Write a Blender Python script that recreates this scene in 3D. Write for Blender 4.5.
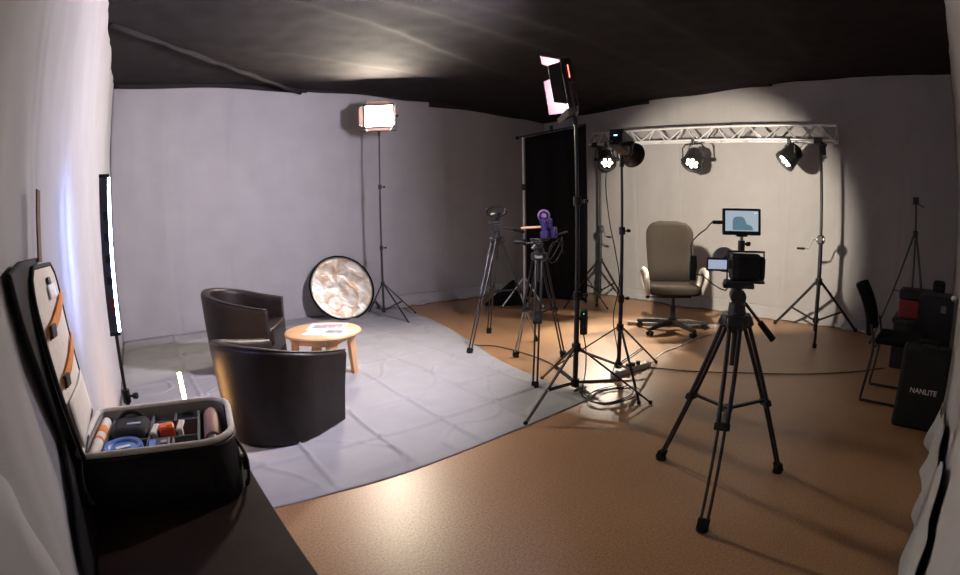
import bpy, math, random
from mathutils import Vector, Matrix, Euler, Quaternion, noise
random.seed(7)
for o in list(bpy.data.objects): bpy.data.objects.remove(o, do_unlink=True)
S = bpy.context.scene
COL = S.collection
V = Vector
PI = math.pi

# ------------------------------------------------------------------ camera (wide fisheye lens, in the corner of the room)
EYE = 1.35
YAW, PITCH, ROLL, FPX, KL = .665, -.142, -.016, 510.5, .15
FW = V((math.sin(YAW)*math.cos(PITCH), math.cos(YAW)*math.cos(PITCH), math.sin(PITCH)))
_r = V((math.cos(YAW), -math.sin(YAW), 0)); _u = _r.cross(FW)
RT = _r*math.cos(ROLL) + _u*math.sin(ROLL); UP = -_r*math.sin(ROLL) + _u*math.cos(ROLL)
cd = bpy.data.cameras.new('camera'); cam = bpy.data.objects.new('camera', cd); COL.objects.link(cam)
cd.type = 'PANO'
tgt = cd if hasattr(cd, 'panorama_type') else cd.cycles
fmm = FPX*36/960
tgt.panorama_type = 'FISHEYE_LENS_POLYNOMIAL'
tgt.fisheye_fov = math.radians(180)
tgt.fisheye_polynomial_k0 = 0
tgt.fisheye_polynomial_k1 = -1/fmm
tgt.fisheye_polynomial_k2 = 0
tgt.fisheye_polynomial_k3 = (KL*KL/3)/fmm**3
tgt.fisheye_polynomial_k4 = 0
cd.sensor_width = 36; cd.sensor_height = 36*575/960; cd.sensor_fit = 'HORIZONTAL'
cd.clip_start = .02; cd.clip_end = 60
mw = Matrix((RT, UP, -FW)).transposed().to_4x4(); mw.translation = V((0, 0, EYE)); cam.matrix_world = mw
S.camera = cam

# ------------------------------------------------------------------ world, exposure
W = bpy.data.worlds.new('world'); S.world = W; W.use_nodes = True
W.node_tree.nodes['Background'].inputs[0].default_value = (0, 0, 0, 1)
W.node_tree.nodes['Background'].inputs[1].default_value = 0
vs = S.view_settings
vs.view_transform = 'Standard'; vs.look = 'None'; vs.gamma = 1; vs.exposure = 0.0
vs.use_curve_mapping = False
# brightness of the lamps the studio has (watts / emission strengths)
PANEL_A = 510      # bright panel by the back wall
PANEL_B = 860      # barn-door panel in the middle of the room
COB_W = 610       # spotlight aimed at the office chair
PAR_W = 420        # cans on the truss
TUBE_COOL = 40
TUBE_WARM = 60

# ------------------------------------------------------------------ pixel -> place helpers (a pixel gives a direction; depth from what it touches)
def ray(x, y):
    u = (x-480)/FPX; v = (287.5-y)/FPX; r = math.hypot(u, v) or 1e-9
    th = math.atan(KL*r)/KL
    return FW*math.cos(th) + (RT*u+UP*v)/r*math.sin(th)
def fl(x, y, z=0):
    d = ray(x, y); return V((0, 0, EYE)) + d*((z-EYE)/d.z)
def onx(x, y, X):
    d = ray(x, y); return V((0, 0, EYE)) + d*(X/d.x)

# ------------------------------------------------------------------ mesh building
class MB:
    def __init__(s): s.v = []; s.f = []
    def add(s, vs_, fs):
        b = len(s.v); s.v += [tuple(p) for p in vs_]; s.f += [tuple(i+b for i in f) for f in fs]; return s
    def box(s, c, d, rot=None, taper=1.0):
        x, y, z = d[0]/2, d[1]/2, d[2]/2; c = V(c)
        ps = [V((sx*x*(taper if sz > 0 else 1), sy*y*(taper if sz > 0 else 1), sz*z)) for sz in (-1, 1) for sx, sy in ((-1, -1), (1, -1), (1, 1), (-1, 1))]
        if rot is not None: ps = [rot @ p for p in ps]
        return s.add([p+c for p in ps], [(3, 2, 1, 0), (4, 5, 6, 7), (0, 1, 5, 4), (1, 2, 6, 5), (2, 3, 7, 6), (3, 0, 4, 7)])
    def ring(s, pts): return s
    def cyl(s, a, b, r0, r1=None, n=12, cap=True):
        a, b = V(a), V(b); r1 = r0 if r1 is None else r1
        q = (b-a).to_track_quat('Z', 'Y')
        vs_ = []
        for p, r in ((a, r0), (b, r1)):
            for i in range(n):
                t = 2*PI*i/n; vs_.append(p + q @ V((r*math.cos(t), r*math.sin(t), 0)))
        fs = [(i, (i+1) % n, n+(i+1) % n, n+i) for i in range(n)]
        if cap: fs += [tuple(reversed(range(n))), tuple(range(n, 2*n))]
        return s.add(vs_, fs)
    def tube(s, pts, r, n=8, closed=False, flat=1.0):
        pts = [V(p) for p in pts]; m = len(pts); vs_ = []; fs = []
        prev = None
        for i, p in enumerate(pts):
            if closed: t = pts[(i+1) % m]-pts[i-1]
            else: t = pts[min(i+1, m-1)]-pts[max(i-1, 0)]
            t.normalize()
            if prev is None:
                ref = V((0, 0, 1)) if abs(t.z) < .9 else V((1, 0, 0))
                nx = t.cross(ref).normalized()
            else: nx = (prev-t*prev.dot(t)).normalized()
            prev = nx; ny = t.cross(nx)
            rr = r[i] if isinstance(r, (list, tuple)) else r
            for k in range(n):
                a = 2*PI*k/n; vs_.append(p+nx*rr*math.cos(a)+ny*rr*flat*math.sin(a))
        for i in range(m if closed else m-1):
            j = (i+1) % m
            for k in range(n): fs.append((i*n+k, i*n+(k+1) % n, j*n+(k+1) % n, j*n+k))
        if not closed: fs += [tuple(reversed(range(n))), tuple(range((m-1)*n, m*n))]
        return s.add(vs_, fs)
    def lathe(s, prof, n=24, org=(0, 0, 0), q=None, sx=1, sy=1):
        vs_ = []; fs = []; org = V(org); m = len(prof)
        for r, z in prof:
            for k in range(n):
                a = 2*PI*k/n; p = V((r*math.cos(a)*sx, r*math.sin(a)*sy, z))
                vs_.append(org+(q @ p if q is not None else p))
        for i in range(m-1):
            for k in range(n): fs.append((i*n+k, i*n+(k+1) % n, (i+1)*n+(k+1) % n, (i+1)*n+k))
        if prof[0][0] > 1e-5: fs.append(tuple(reversed(range(n))))
        if prof[-1][0] > 1e-5: fs.append(tuple(range((m-1)*n, m*n)))
        return s.add(vs_, fs)
    def prism(s, pts, vec):
        n = len(pts); pts = [V(p) for p in pts]; vec = V(vec)
        return s.add(pts+[p+vec for p in pts], [tuple(reversed(range(n))), tuple(range(n, 2*n))]+[(i, (i+1) % n, n+(i+1) % n, n+i) for i in range(n)])
    def grid(s, fn, nu, nv):
        return s.add([fn(i/nu, j/nv) for i in range(nu+1) for j in range(nv+1)],
                     [(i*(nv+1)+j, (i+1)*(nv+1)+j, (i+1)*(nv+1)+j+1, i*(nv+1)+j+1) for i in range(nu) for j in range(nv)])
    def sph(s, c, r, n=12, sc=(1, 1, 1)):
        m = n//2; prof = [(max(1e-6, r*math.sin(PI*i/m)), -r*math.cos(PI*i/m)) for i in range(m+1)]
        b = len(s.v); s.lathe(prof, n)
        for i in range(b, len(s.v)):
            p = s.v[i]; s.v[i] = (p[0]*sc[0]+c[0], p[1]*sc[1]+c[1], p[2]*sc[2]+c[2])
        return s
    def obj(s, name, mat, parent=None, smooth=35, bevel=0, seg=2, sub=0, solid=0):
        me = bpy.data.meshes.new(name); me.from_pydata(s.v, [], s.f); me.validate(); me.update()
        return link(name, me, mat, parent, smooth, bevel, seg, sub, solid)
def link(name, me, mat, parent=None, smooth=35, bevel=0, seg=2, sub=0, solid=0):
    import bmesh
    bm = bmesh.new(); bm.from_mesh(me); bmesh.ops.recalc_face_normals(bm, faces=bm.faces); bm.to_mesh(me); bm.free()
    if smooth:
        for p in me.polygons: p.use_smooth = True
        if smooth < 180: me.set_sharp_from_angle(angle=math.radians(smooth))
    o = bpy.data.objects.new(name, me); COL.objects.link(o)
    me.materials.append(mat)
    if parent is not None: o.parent = parent
    if solid:
        m = o.modifiers.new('s', 'SOLIDIFY'); m.thickness = solid; m.offset = 0
    if bevel:
        m = o.modifiers.new('b', 'BEVEL'); m.width = bevel; m.segments = seg; m.limit_method = 'ANGLE'; m.angle_limit = math.radians(40)
    if sub:
        m = o.modifiers.new('u', 'SUBSURF'); m.levels = sub; m.render_levels = sub
    return o
def tag(o, label, cat, group=None):
    o['label'] = label; o['category'] = cat
    if group: o['group'] = group
    return o
def thing(name, label, cat, loc=(0, 0, 0), rz=0, group=None):
    o = bpy.data.objects.new(name, None); o.empty_display_size = .05; COL.objects.link(o)
    o.location = loc; o.rotation_euler = (0, 0, rz); return tag(o, label, cat, group)
def struct(o): o['kind'] = 'structure'; return o
def rz(a): return Matrix.Rotation(a, 3, 'Z')
def basis(d, up=(0, 0, 1)):
    """columns: forward d, left, up"""
    f = V(d).normalized(); l = V(up).cross(f).normalized(); u = f.cross(l)
    return Matrix((f, l, u)).transposed()
def sp(pts, n=8):
    """smooth curve through the points"""
    pts = [V(p) for p in pts]; out = []
    for i in range(len(pts)-1):
        p0, p1, p2, p3 = pts[max(i-1, 0)], pts[i], pts[i+1], pts[min(i+2, len(pts)-1)]
        for k in range(n):
            t = k/n
            out.append(.5*((2*p1)+(p2-p0)*t+(2*p0-5*p1+4*p2-p3)*t*t+(3*p1-p0-3*p2+p3)*t**3))
    return out+[pts[-1]]

# ------------------------------------------------------------------ materials (procedural)
def mat(name, col, rough=.6, metal=0, var=.12, scale=30, bump=0, bscale=200, spec=.5, coat=0, col2=None, detail=4):
    m = bpy.data.materials.new(name); m.use_nodes = True; nt = m.node_tree; b = nt.nodes['Principled BSDF']
    b.inputs['Roughness'].default_value = rough; b.inputs['Metallic'].default_value = metal
    b.inputs['Specular IOR Level'].default_value = spec; b.inputs['Coat Weight'].default_value = coat
    tc = nt.nodes.new('ShaderNodeTexCoord')
    n = nt.nodes.new('ShaderNodeTexNoise'); n.inputs['Scale'].default_value = scale; n.inputs['Detail'].default_value = detail
    nt.links.new(tc.outputs['Object'], n.inputs['Vector'])
    r = nt.nodes.new('ShaderNodeValToRGB'); nt.links.new(n.outputs['Fac'], r.inputs[0])
    c2 = col2 or tuple(min(1, c*(1+var)) for c in col); c1 = tuple(c*(1-var) for c in col) if not col2 else col
    r.color_ramp.elements[0].position = .3; r.color_ramp.elements[1].position = .7
    r.color_ramp.elements[0].color = (*c1, 1); r.color_ramp.elements[1].color = (*c2, 1)
    nt.links.new(r.outputs[0], b.inputs['Base Color'])
    if bump:
        n2 = nt.nodes.new('ShaderNodeTexNoise'); n2.inputs['Scale'].default_value = bscale; n2.inputs['Detail'].default_value = 3
        nt.links.new(tc.outputs['Object'], n2.inputs['Vector'])
        bp = nt.nodes.new('ShaderNodeBump'); bp.inputs['Strength'].default_value = bump; bp.inputs['Distance'].default_value = .01
        nt.links.new(n2.outputs['Fac'], bp.inputs['Height']); nt.links.new(bp.outputs[0], b.inputs['Normal'])
    return m
def emit(name, col, strength, base=(.8, .8, .8)):
    m = bpy.data.materials.new(name); m.use_nodes = True; b = m.node_tree.nodes['Principled BSDF']
    b.inputs['Base Color'].default_value = (*base, 1); b.inputs['Emission Color'].default_value = (*col, 1)
    b.inputs['Emission Strength'].default_value = strength; b.inputs['Roughness'].default_value = .4
    return m
M = {}
M['wall'] = mat('drape_white', (.36, .35, .355), .9, var=.04, scale=3, bump=.25, bscale=350, spec=.15)
M['cloth'] = mat('floor_cloth', (.335, .33, .335), .85, var=.05, scale=4, bump=.25, bscale=300, spec=.2)
M['ceil'] = mat('black_fabric', (.024, .021, .022), .9, var=.15, scale=5, bump=.2, bscale=250, spec=.12)
M['black_cloth'] = mat('matte_black_cloth', (.008, .008, .009), .9, var=.2, bump=.2, spec=.15)
M['black'] = mat('black_metal', (.014, .014, .016), .38, var=.2, spec=.5)
M['plastic'] = mat('black_plastic', (.012, .012, .013), .5, var=.2, bump=.1, spec=.4)
M['rubber'] = mat('black_rubber', (.01, .01, .01), .8, spec=.3)
M['cable'] = mat('cable_black', (.012, .011, .012), .6)
M['alu'] = mat('aluminium', (.75, .75, .77), .36, metal=.35, var=.06, scale=60)
M['steel'] = mat('dull_steel', (.35, .35, .37), .35, metal=1, var=.1)
M['silver_paint'] = mat('silver_paint', (.34, .32, .29), .5, metal=.4, var=.08)
M['leather'] = mat('brown_leather', (.013, .0085, .007), .40, var=.25, scale=14, bump=.18, bscale=160, spec=.28)
M['wood'] = mat('beech', (.62, .36, .18), .45, var=.12, scale=8, bump=.05)
M['paper'] = mat('paper', (.85, .85, .85), .6, var=.02)
M['fabric'] = mat('brown_grey_fabric', (.026, .021, .0175), 1.0, var=.3, scale=160, bump=.5, bscale=350, spec=.05)
M['base_brown'] = mat('brown_black_plastic', (.045, .036, .03), .5, var=.1)
M['bag'] = mat('bag_nylon', (.014, .013, .014), .75, var=.25, bump=.4, bscale=500, spec=.3)
M['lining'] = mat('bag_lining', (.72, .66, .58), .9, var=.06, bump=.3, bscale=400, spec=.15)
M['orange'] = mat('orange_webbing', (.75, .24, .03), .75, var=.1, bump=.3, bscale=600)
M['blue'] = mat('blue_plastic', (.05, .14, .42), .4, var=.1)
M['purple'] = mat('purple_metal', (.045, .028, .13), .4, metal=.3, var=.15)
M['mauve'] = mat('mauve_plastic', (.17, .10, .20), .5, var=.15)
M['grey'] = mat('grey_plastic', (.35, .34, .34), .5, var=.1)
M['white'] = mat('white_plastic', (.72, .70, .68), .45, var=.04)
M['red'] = mat('red_plastic', (.22, .02, .02), .45, var=.1)
M['redlit'] = mat('red_orange_plastic', (.85, .10, .02), .4, var=.1)
M['brownwrap'] = mat('brown_leather_roll', (.30, .13, .09), .6, var=.2, scale=20)
M['tabletop'] = mat('dark_table', (.030, .018, .014), .6, var=.3, scale=6, bump=.05, spec=.15)
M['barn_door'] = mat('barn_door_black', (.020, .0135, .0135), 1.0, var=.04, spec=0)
M['tan'] = mat('brown_webbing', (.16, .09, .06), .8, var=.1)
M['glass'] = mat('dark_lens_glass', (.01, .01, .015), .08, spec=.8)
M['dark_red_emit'] = emit('red_led', (1, .16, .10), 4)

def floor_mat():
    m = bpy.data.materials.new('tan_vinyl_floor'); m.use_nodes = True; nt = m.node_tree; b = nt.nodes['Principled BSDF']
    tc = nt.nodes.new('ShaderNodeTexCoord')
    n1 = nt.nodes.new('ShaderNodeTexNoise'); n1.inputs['Scale'].default_value = 90; n1.inputs['Detail'].default_value = 6; n1.inputs['Roughness'].default_value = .7
    n2 = nt.nodes.new('ShaderNodeTexNoise'); n2.inputs['Scale'].default_value = 1.3; n2.inputs['Detail'].default_value = 4
    for n in (n1, n2): nt.links.new(tc.outputs['Object'], n.inputs['Vector'])
    r1 = nt.nodes.new('ShaderNodeValToRGB'); e = r1.color_ramp.elements
    e[0].position = .34; e[0].color = (.27, .135, .066, 1); e[1].position = .66; e[1].color = (.50, .295, .160, 1)
    nt.links.new(n1.outputs['Fac'], r1.inputs[0])
    mx = nt.nodes.new('ShaderNodeMix'); mx.data_type = 'RGBA'; mx.blend_type = 'MULTIPLY'; mx.inputs[0].default_value = .5
    r2 = nt.nodes.new('ShaderNodeValToRGB'); e = r2.color_ramp.elements
    e[0].position = .3; e[0].color = (.72, .70, .68, 1); e[1].position = .7; e[1].color = (1, 1, 1, 1)
    nt.links.new(n2.outputs['Fac'], r2.inputs[0])
    nt.links.new(r1.outputs[0], mx.inputs[6]); nt.links.new(r2.outputs[0], mx.inputs[7]); nt.links.new(mx.outputs[2], b.inputs['Base Color'])
    mr = nt.nodes.new('ShaderNodeMapRange'); mr.inputs[3].default_value = .30; mr.inputs[4].default_value = .45
    nt.links.new(n1.outputs['Fac'], mr.inputs[0]); nt.links.new(mr.outputs[0], b.inputs['Roughness'])
    bp = nt.nodes.new('ShaderNodeBump'); bp.inputs['Strength'].default_value = .06; bp.inputs['Distance'].default_value = .004
    nt.links.new(n1.outputs['Fac'], bp.inputs['Height']); nt.links.new(bp.outputs[0], b.inputs['Normal'])
    b.inputs['Specular IOR Level'].default_value = .45
    return m
M['floor'] = floor_mat()

def reflector_mat():
    m = bpy.data.materials.new('crinkled_silver_gold'); m.use_nodes = True; nt = m.node_tree; b = nt.nodes['Principled BSDF']
    tc = nt.nodes.new('ShaderNodeTexCoord'); n = nt.nodes.new('ShaderNodeTexNoise'); n.inputs['Scale'].default_value = 7; n.inputs['Detail'].default_value = 6
    n.inputs['Distortion'].default_value = .6
    nt.links.new(tc.outputs['Object'], n.inputs['Vector'])
    r = nt.nodes.new('ShaderNodeValToRGB'); e = r.color_ramp.elements
    e[0].position = .32; e[0].color = (.66, .46, .25, 1); e[1].position = .58; e[1].color = (.98, .92, .78, 1)
    nt.links.new(n.outputs['Fac'], r.inputs[0]); nt.links.new(r.outputs[0], b.inputs['Base Color'])
    b.inputs['Metallic'].default_value = .8; b.inputs['Roughness'].default_value = .42
    bp = nt.nodes.new('ShaderNodeBump'); bp.inputs['Strength'].default_value = .5; bp.inputs['Distance'].default_value = .03
    nt.links.new(n.outputs['Fac'], bp.inputs['Height']); nt.links.new(bp.outputs[0], b.inputs['Normal'])
    return m
M['reflector'] = reflector_mat()

# ------------------------------------------------------------------ the room: drapes on four sides, vinyl floor, black fabric ceiling
XL, XR, YB, YR, H = -.33, 6.84, 6.73, -.16, 3.17
m = MB(); m.box((3.2, 3.2, -.05), (7.6, 7.4, .1)); struct(m.obj('floor', M['floor'], smooth=0))
def fold(u, v, k, amp=.02):
    """hanging cloth: vertical folds, flat creases and soft bulges"""
    f = amp*(noise.noise(V((u*1.7, v*.25, k)))*1.2+.5*noise.noise(V((u*5, v*.5, k+9))))
    for i in range(14):
        c = (i*.83+k*.37) % 7.4
        f += .009*math.exp(-((u-c-.04*math.sin(v*1.3+i))/.012)**2)*(1 if i % 2 else -1)
    f += .004*noise.noise(V((u*9, v*6, k)))
    return f
def drape(name, p0, p1, normal, k, n=(260, 90), zt=H+.05, amp=.02):
    p0, p1, normal = V(p0), V(p1), V(normal); L = (p1-p0).length
    g = MB().grid(lambda u, v: p0.lerp(p1, u)+V((0, 0, v*zt))+normal*fold(u*L, v*zt, k, amp), *n)
    return struct(g.obj(name, M['wall'], smooth=180, solid=.006))
def hem(wall, p0, p1, normal, k, out=.14, mat_=None):
    """the surplus of the drape lying in ruffles on the floor"""
    p0, p1, normal = V(p0), V(p1), V(normal); L = (p1-p0).length
    def fn(u, v):
        a = u*L
        w = out*(.55+.6*noise.noise(V((a*1.6, k, 1)))+.25*noise.noise(V((a*6, k, 5))))
        w = max(w, .03)
        z = .16*(1-v)**2+.028*(1+noise.noise(V((a*7, v*2.5, k))))*(1 if 0 < v < 1 else .3)+.02*math.sin(a*26+4*noise.noise(V((a*2, 0, k))))*v*(1-v)*3
        return p0.lerp(p1, u)+normal*(.012+w*v)+V((0, 0, max(z, .004)))
    return MB().grid(fn, 200, 10).obj('drape_hem', mat_ or M['wall'], wall, smooth=180, solid=.004)
w = drape('wall_left', (XL, .35, 0), (XL, YB, 0), (1, 0, 0), 1.3)
w = drape('wall_back', (XL, YB, 0), (XR, YB, 0), (0, -1, 0), 4.1)
hem(w, (3.3, YB, 0), (6.7, YB, 0), (0, -1, 0), 2.2, .32)
w = drape('wall_side', (XR, YB, 0), (XR, YR, 0), (-1, 0, 0), 7.7)
hem(w, (XR, 6.6, 0), (XR, .2, 0), (-1, 0, 0), 5.2, .13)
w = drape('wall_right', (XR, YR, 0), (.30, YR, 0), (0, 1, 0), 11.4, amp=.006)
# loose second layer of cloth low on the left drape, its edge running down towards the table
pts = [onx(0, 478, XL+.012), onx(22, 520, XL+.012), onx(48, 560, XL+.012), onx(66, 590, XL+.012)]
pts = [V((XL+.014, p.y, p.z)) for p in pts]
pts = [V((XL+.014, pts[0].y-.2, pts[0].z+.14))]+pts
low = [V((XL+.014, p.y-.42, max(p.z-.5, .05))) for p in pts]
g = MB().grid(lambda u, v: sp(pts, 6)[min(int(u*24), 24)].lerp(sp(low, 6)[min(int(u*24), 24)], v)+V((.004+.003*math.sin(v*9+u*3)*v, 0, 0)), 24, 8)
wl = bpy.data.objects['wall_left']; g.obj('drape_layer', M['wall'], wl, smooth=180, solid=.006)

def seg_d(x, y, a, b):
    a, b, p = V(a), V(b), V((x, y)); ab = b-a; t = (p-a).dot(ab)/ab.length_squared
    t2 = min(max(t, 0), 1); q = a+ab*t2; dd = p-q
    return (ab.x*dd.y-ab.y*dd.x)/ab.length if 0 <= t <= 1 else math.copysign(dd.length, ab.x*dd.y-ab.y*dd.x), t
CF = [((.4, 3.55), (5.6, 5.2), .05), ((.3, 3.35), (6.6, 4.0), .04), ((1.0, 3.2), (6.8, 3.2), .035), ((.3, 5.0), (6.0, 5.7), .03), ((0, 2.2), (6.8, 2.3), .03), ((0, 1.2), (6.8, 1.5), .03)]
def ceil(u, v):
    x = XL-.05+u*(XR-XL+.1); y = -.3+v*(YB+.35)
    z = H+.03*noise.noise(V((x*.7, y*.7, 3)))
    for a, b, amp in CF:
        d, t = seg_d(x, y, a, b)
        if -.05 < t < 1.05:
            e = min(1, max(0, min(t, 1-t)*6+.15))
            z -= .6*amp*e*(math.exp(-(d/.09)**2) if d > 0 else math.exp(-(d/.35)**2))
    z -= .10*math.exp(-((x-XR)**2+(y-YB)**2)/1.5)
    return V((x, y, z+.008*noise.noise(V((x*4, y*4, 0)))))
struct(MB().grid(ceil, 200, 200).obj('ceiling', M['ceil'], smooth=180))
def roll(name, a, b, r, sag=.0, mt=None):
    a, b = V(a), V(b)
    pts = [a.lerp(b, t/24)+V((0, 0, -sag*4*(t/24)*(1-t/24)+.006*math.sin(t*1.7))) for t in range(25)]
    return struct(MB().tube(pts, [r*(1+.2*math.sin(i*.9)) for i in range(25)], 10).obj(name, mt or M['ceil'], smooth=180))
roll('trim_1', (XL+.02, 4.6, H-.02), (2.2, YB-.05, H-.06), .028, .02)
# fabric overhanging the top of the drapes, in uneven lengths
for i, (a, b, n, dz) in enumerate((((XL, YB-.02), (2.3, YB-.02), (0, -1), .05), ((2.3, YB-.02), (4.3, YB-.02), (0, -1), .03), ((4.3, YB-.02), (XR, YB-.02), (0, -1), .09),
                                ((XR-.02, YB), (XR-.02, 4.35), (-1, 0), .08), ((XR-.02, 4.35), (XR-.02, 2.3), (-1, 0), .03), ((XR-.02, 2.3), (XR-.02, YR), (-1, 0), .0))):
    a, b = V((*a, 0)), V((*b, 0))
    g = MB().grid(lambda u, v: a.lerp(b, u)+V((n[0]*.02, n[1]*.02, H+.06-(.06+dz+.012*math.sin(u*9+i))*v)), 24, 3)
    struct(g.obj('trim_%d' % (i+2), M['ceil'], smooth=180, solid=.01))

# ------------------------------------------------------------------ white cloth on the floor
edge = [V((2.84, 2.24, 0)), V((2.94, 3.47, 0)), V((3.27, 4.96, 0)), V((3.53, 6.25, 0)), V((3.62, 6.70, 0))]
es = sp(edge, 12)
near = sp([V((-.31, 2.26, 0)), fl(281, 507), fl(336, 493), fl(409, 472), fl(508, 434), V((2.80, 2.26, 0))], 12)
def lerpl(l, t):
    f = t*(len(l)-1); i = min(int(f), len(l)-2); return l[i].lerp(l[i+1], f-i)
def cloth(u, v):
    r = lerpl(es, v)
    x = -.315+(r.x+.315)*u; xn = -.315+(es[0].x+.315)*u
    y0 = near[0].y
    for i in range(len(near)-1):
        if near[i].x <= xn <= near[i+1].x+1e-6: y0 = near[i].y+(near[i+1].y-near[i].y)*(xn-near[i].x)/(near[i+1].x-near[i].x+1e-9); break
    else: y0 = near[-1].y
    y = y0+(6.70-y0)*v
    h = .006
    for cx in (.35, .82, 1.29, 1.76, 2.23, 2.7, 3.2):
        h += .017*math.exp(-((x-cx-.02*math.sin(y*2))/.012)**2)
    for cy in (2.62, 3.1, 3.62, 4.1, 4.62, 5.1, 5.6, 6.2):
        h += .017*math.exp(-((y-cy-.1*x*.3-.015*math.sin(x*3))/.012)**2)
    h += .006*(1+noise.noise(V((x*3, y*3, 1))))+.010*max(0, noise.noise(V((x*1.2+y*2.2, y*1.1-x*2.6, 4))))
    rr = abs(noise.noise(V((x*1.6+5, y*1.6, 9))));  h += .012*max(0, 1-rr/.04)
    e = min(u, 1-u, v*1.2)
    if e < .012: h += .012*max(0, noise.noise(V((x*4, y*4, 2))))
    h = .003+(h-.003)*min(1, e/.03)
    return V((x, y, h))
tag(MB().grid(cloth, 230, 260).obj('floor_cloth', M['cloth'], smooth=180, solid=.003), 'large creased white cloth spread flat over the floor under the armchairs', 'floor cloth')

# ------------------------------------------------------------------ tub armchairs
def armchair(label, loc, ang, hb=.69):
    t = thing('tub_armchair', label, 'armchair', loc, ang, 'leather tub armchairs')
    R, AL, TH = .385, .32, .085
    path = []   # (x, y, nx, ny, s)  U shape: arm, half circle, arm;  open towards +x
    for i in range(7): path.append((AL*(1-i/6), R, 0, 1))
    for i in range(1, 24):
        a = PI/2+PI*i/24; path.append((R*math.cos(a), R*math.sin(a), math.cos(a), math.sin(a)))
    for i in range(7): path.append((AL*i/6, -R, 0, -1))
    rings = []
    n = len(path)
    for i, (x, y, nx, ny) in enumerate(path):
        s = i/(n-1); b = math.sin(PI*s)**1.3
        ht = hb-.145+.145*b
        prof = [(.0-.055, .006), (-.03, .25), (0, ht-.05), (.002, ht-.02), (-.012, ht-.004), (-.035, ht), (-TH+.02, ht-.002), (-TH+.003, ht-.018), (-TH, ht-.05), (-TH, .28), (-TH, .20)]
        rings.append([V((x+nx*o, y+ny*o, z)) for o, z in prof])
    mb = MB(); k = len(rings[0])
    mb.add([p for r_ in rings for p in r_], [(i*k+j, (i+1)*k+j, (i+1)*k+j+1, i*k+j+1) for i in range(n-1) for j in range(k-1)] + [(i*k, i*k+k-1, (i+1)*k+k-1, (i+1)*k) for i in range(n-1)] + [tuple(range(k)), tuple(reversed(range((n-1)*k, n*k)))])
    sh = mb.obj('shell', M['leather'], t, smooth=60, bevel=.008)
    # piping along the rim
    MB().tube([V((r_[4].x, r_[4].y, r_[4].z+.002)) for r_ in rings], .006, 6).obj('piping', M['leather'], sh, smooth=180)
    # seat cushion: D shape
    ri = R-TH-.004
    D = [(AL+.03, ri-.03), (AL+.0, ri)]+[(ri*math.cos(PI/2+PI*i/16), ri*math.sin(PI/2+PI*i/16)) for i in range(17)]+[(AL+.0, -ri), (AL+.03, -ri+.03)]
    MB().prism([(x, y, .27) for x, y in D], (0, 0, .15)).obj('seat_cushion', M['leather'], t, smooth=50, bevel=.03, seg=4)
    MB().box((AL-.02, 0, .155), (.05, 2*ri, .23)).obj('front_panel', M['leather'], t, bevel=.012)
    MB().prism([(x*.97, y*.97, .05) for x, y in D], (0, 0, .1)).obj('base', M['black_cloth'], t, smooth=50)
    for sx, sy in ((.24, .27), (.24, -.27), (-.2, .2), (-.2, -.2)):
        MB().cyl((sx, sy, 0), (sx, sy, .06), .02, .026, 10).obj('foot', M['plastic'], t)
    return t
armchair('dark brown leather tub armchair with its rounded back to the open backpack', (.77, 3.16, .012), math.radians(30), .65)
armchair('dark brown leather tub armchair by the back wall, its open seat showing', (.93, 4.74, .012), math.radians(-28), .75)

# ------------------------------------------------------------------ coffee table and prints
tb = thing('coffee_table', 'round pale wood coffee table between the armchairs and the reflector', 'table', (1.46, 4.02, .012), 0)
prof = [(.0001, .385), (.315, .385), (.326, .392), (.331, .402), (.326, .414), (.315, .42), (.0001, .42)]
MB().lathe(prof, 48).obj('tabletop', M['wood'], tb)
for i in range(4):
    apr = MB(); a = math.radians(-5+90*i); b_ = math.radians(-5+90*(i+1)); r = .235
    apr.box(((math.cos(a)+math.cos(b_))*r/2, (math.sin(a)+math.sin(b_))*r/2, .35), (.33, .022, .07), rz((a+b_)/2+PI/2))
    apr.obj('apron', M['wood'], tb, bevel=.003)
for i in range(4):
    a = math.radians(-5+90*i); r0, r1 = .245, .265
    p0 = V((math.cos(a)*r1, math.sin(a)*r1, 0)); p1 = V((math.cos(a)*r0, math.sin(a)*r0, .386))
    mb = MB(); q = rz(a)
    vs_ = []
    for p, sx, sy in ((p0, .022, .042), (p1, .026, .046)):
        for dx, dy in ((-1, -1), (1, -1), (1, 1), (-1, 1)): vs_.append(p+q @ V((dx*sx, dy*sy, 0)))
    mb.add(vs_, [(3, 2, 1, 0), (4, 5, 6, 7), (0, 1, 5, 4), (1, 2, 6, 5), (2, 3, 7, 6), (3, 0, 4, 7)])
    mb.obj('leg', M['wood'], tb, bevel=.005)
def print_mat(name, cs):
    m = bpy.data.materials.new(name); m.use_nodes = True; nt = m.node_tree; b = nt.nodes['Principled BSDF']
    tc = nt.nodes.new('ShaderNodeTexCoord'); n = nt.nodes.new('ShaderNodeTexNoise'); n.inputs['Scale'].default_value = 16; n.inputs['Detail'].default_value = 2
    nt.links.new(tc.outputs['Object'], n.inputs['Vector']); r = nt.nodes.new('ShaderNodeValToRGB'); nt.links.new(n.outputs['Fac'], r.inputs[0])
    el = r.color_ramp.elements; el[0].position = .3; el[0].color = (*cs[0], 1); el[1].position = .68; el[1].color = (*cs[-1], 1)
    for i, c in enumerate(cs[1:-1]): e = el.new(.3+.38*(i+1)/(len(cs)-1)); e.color = (*c, 1)
    nt.links.new(r.outputs[0], b.inputs['Base Color']); b.inputs['Roughness'].default_value = .35
    return m
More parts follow.
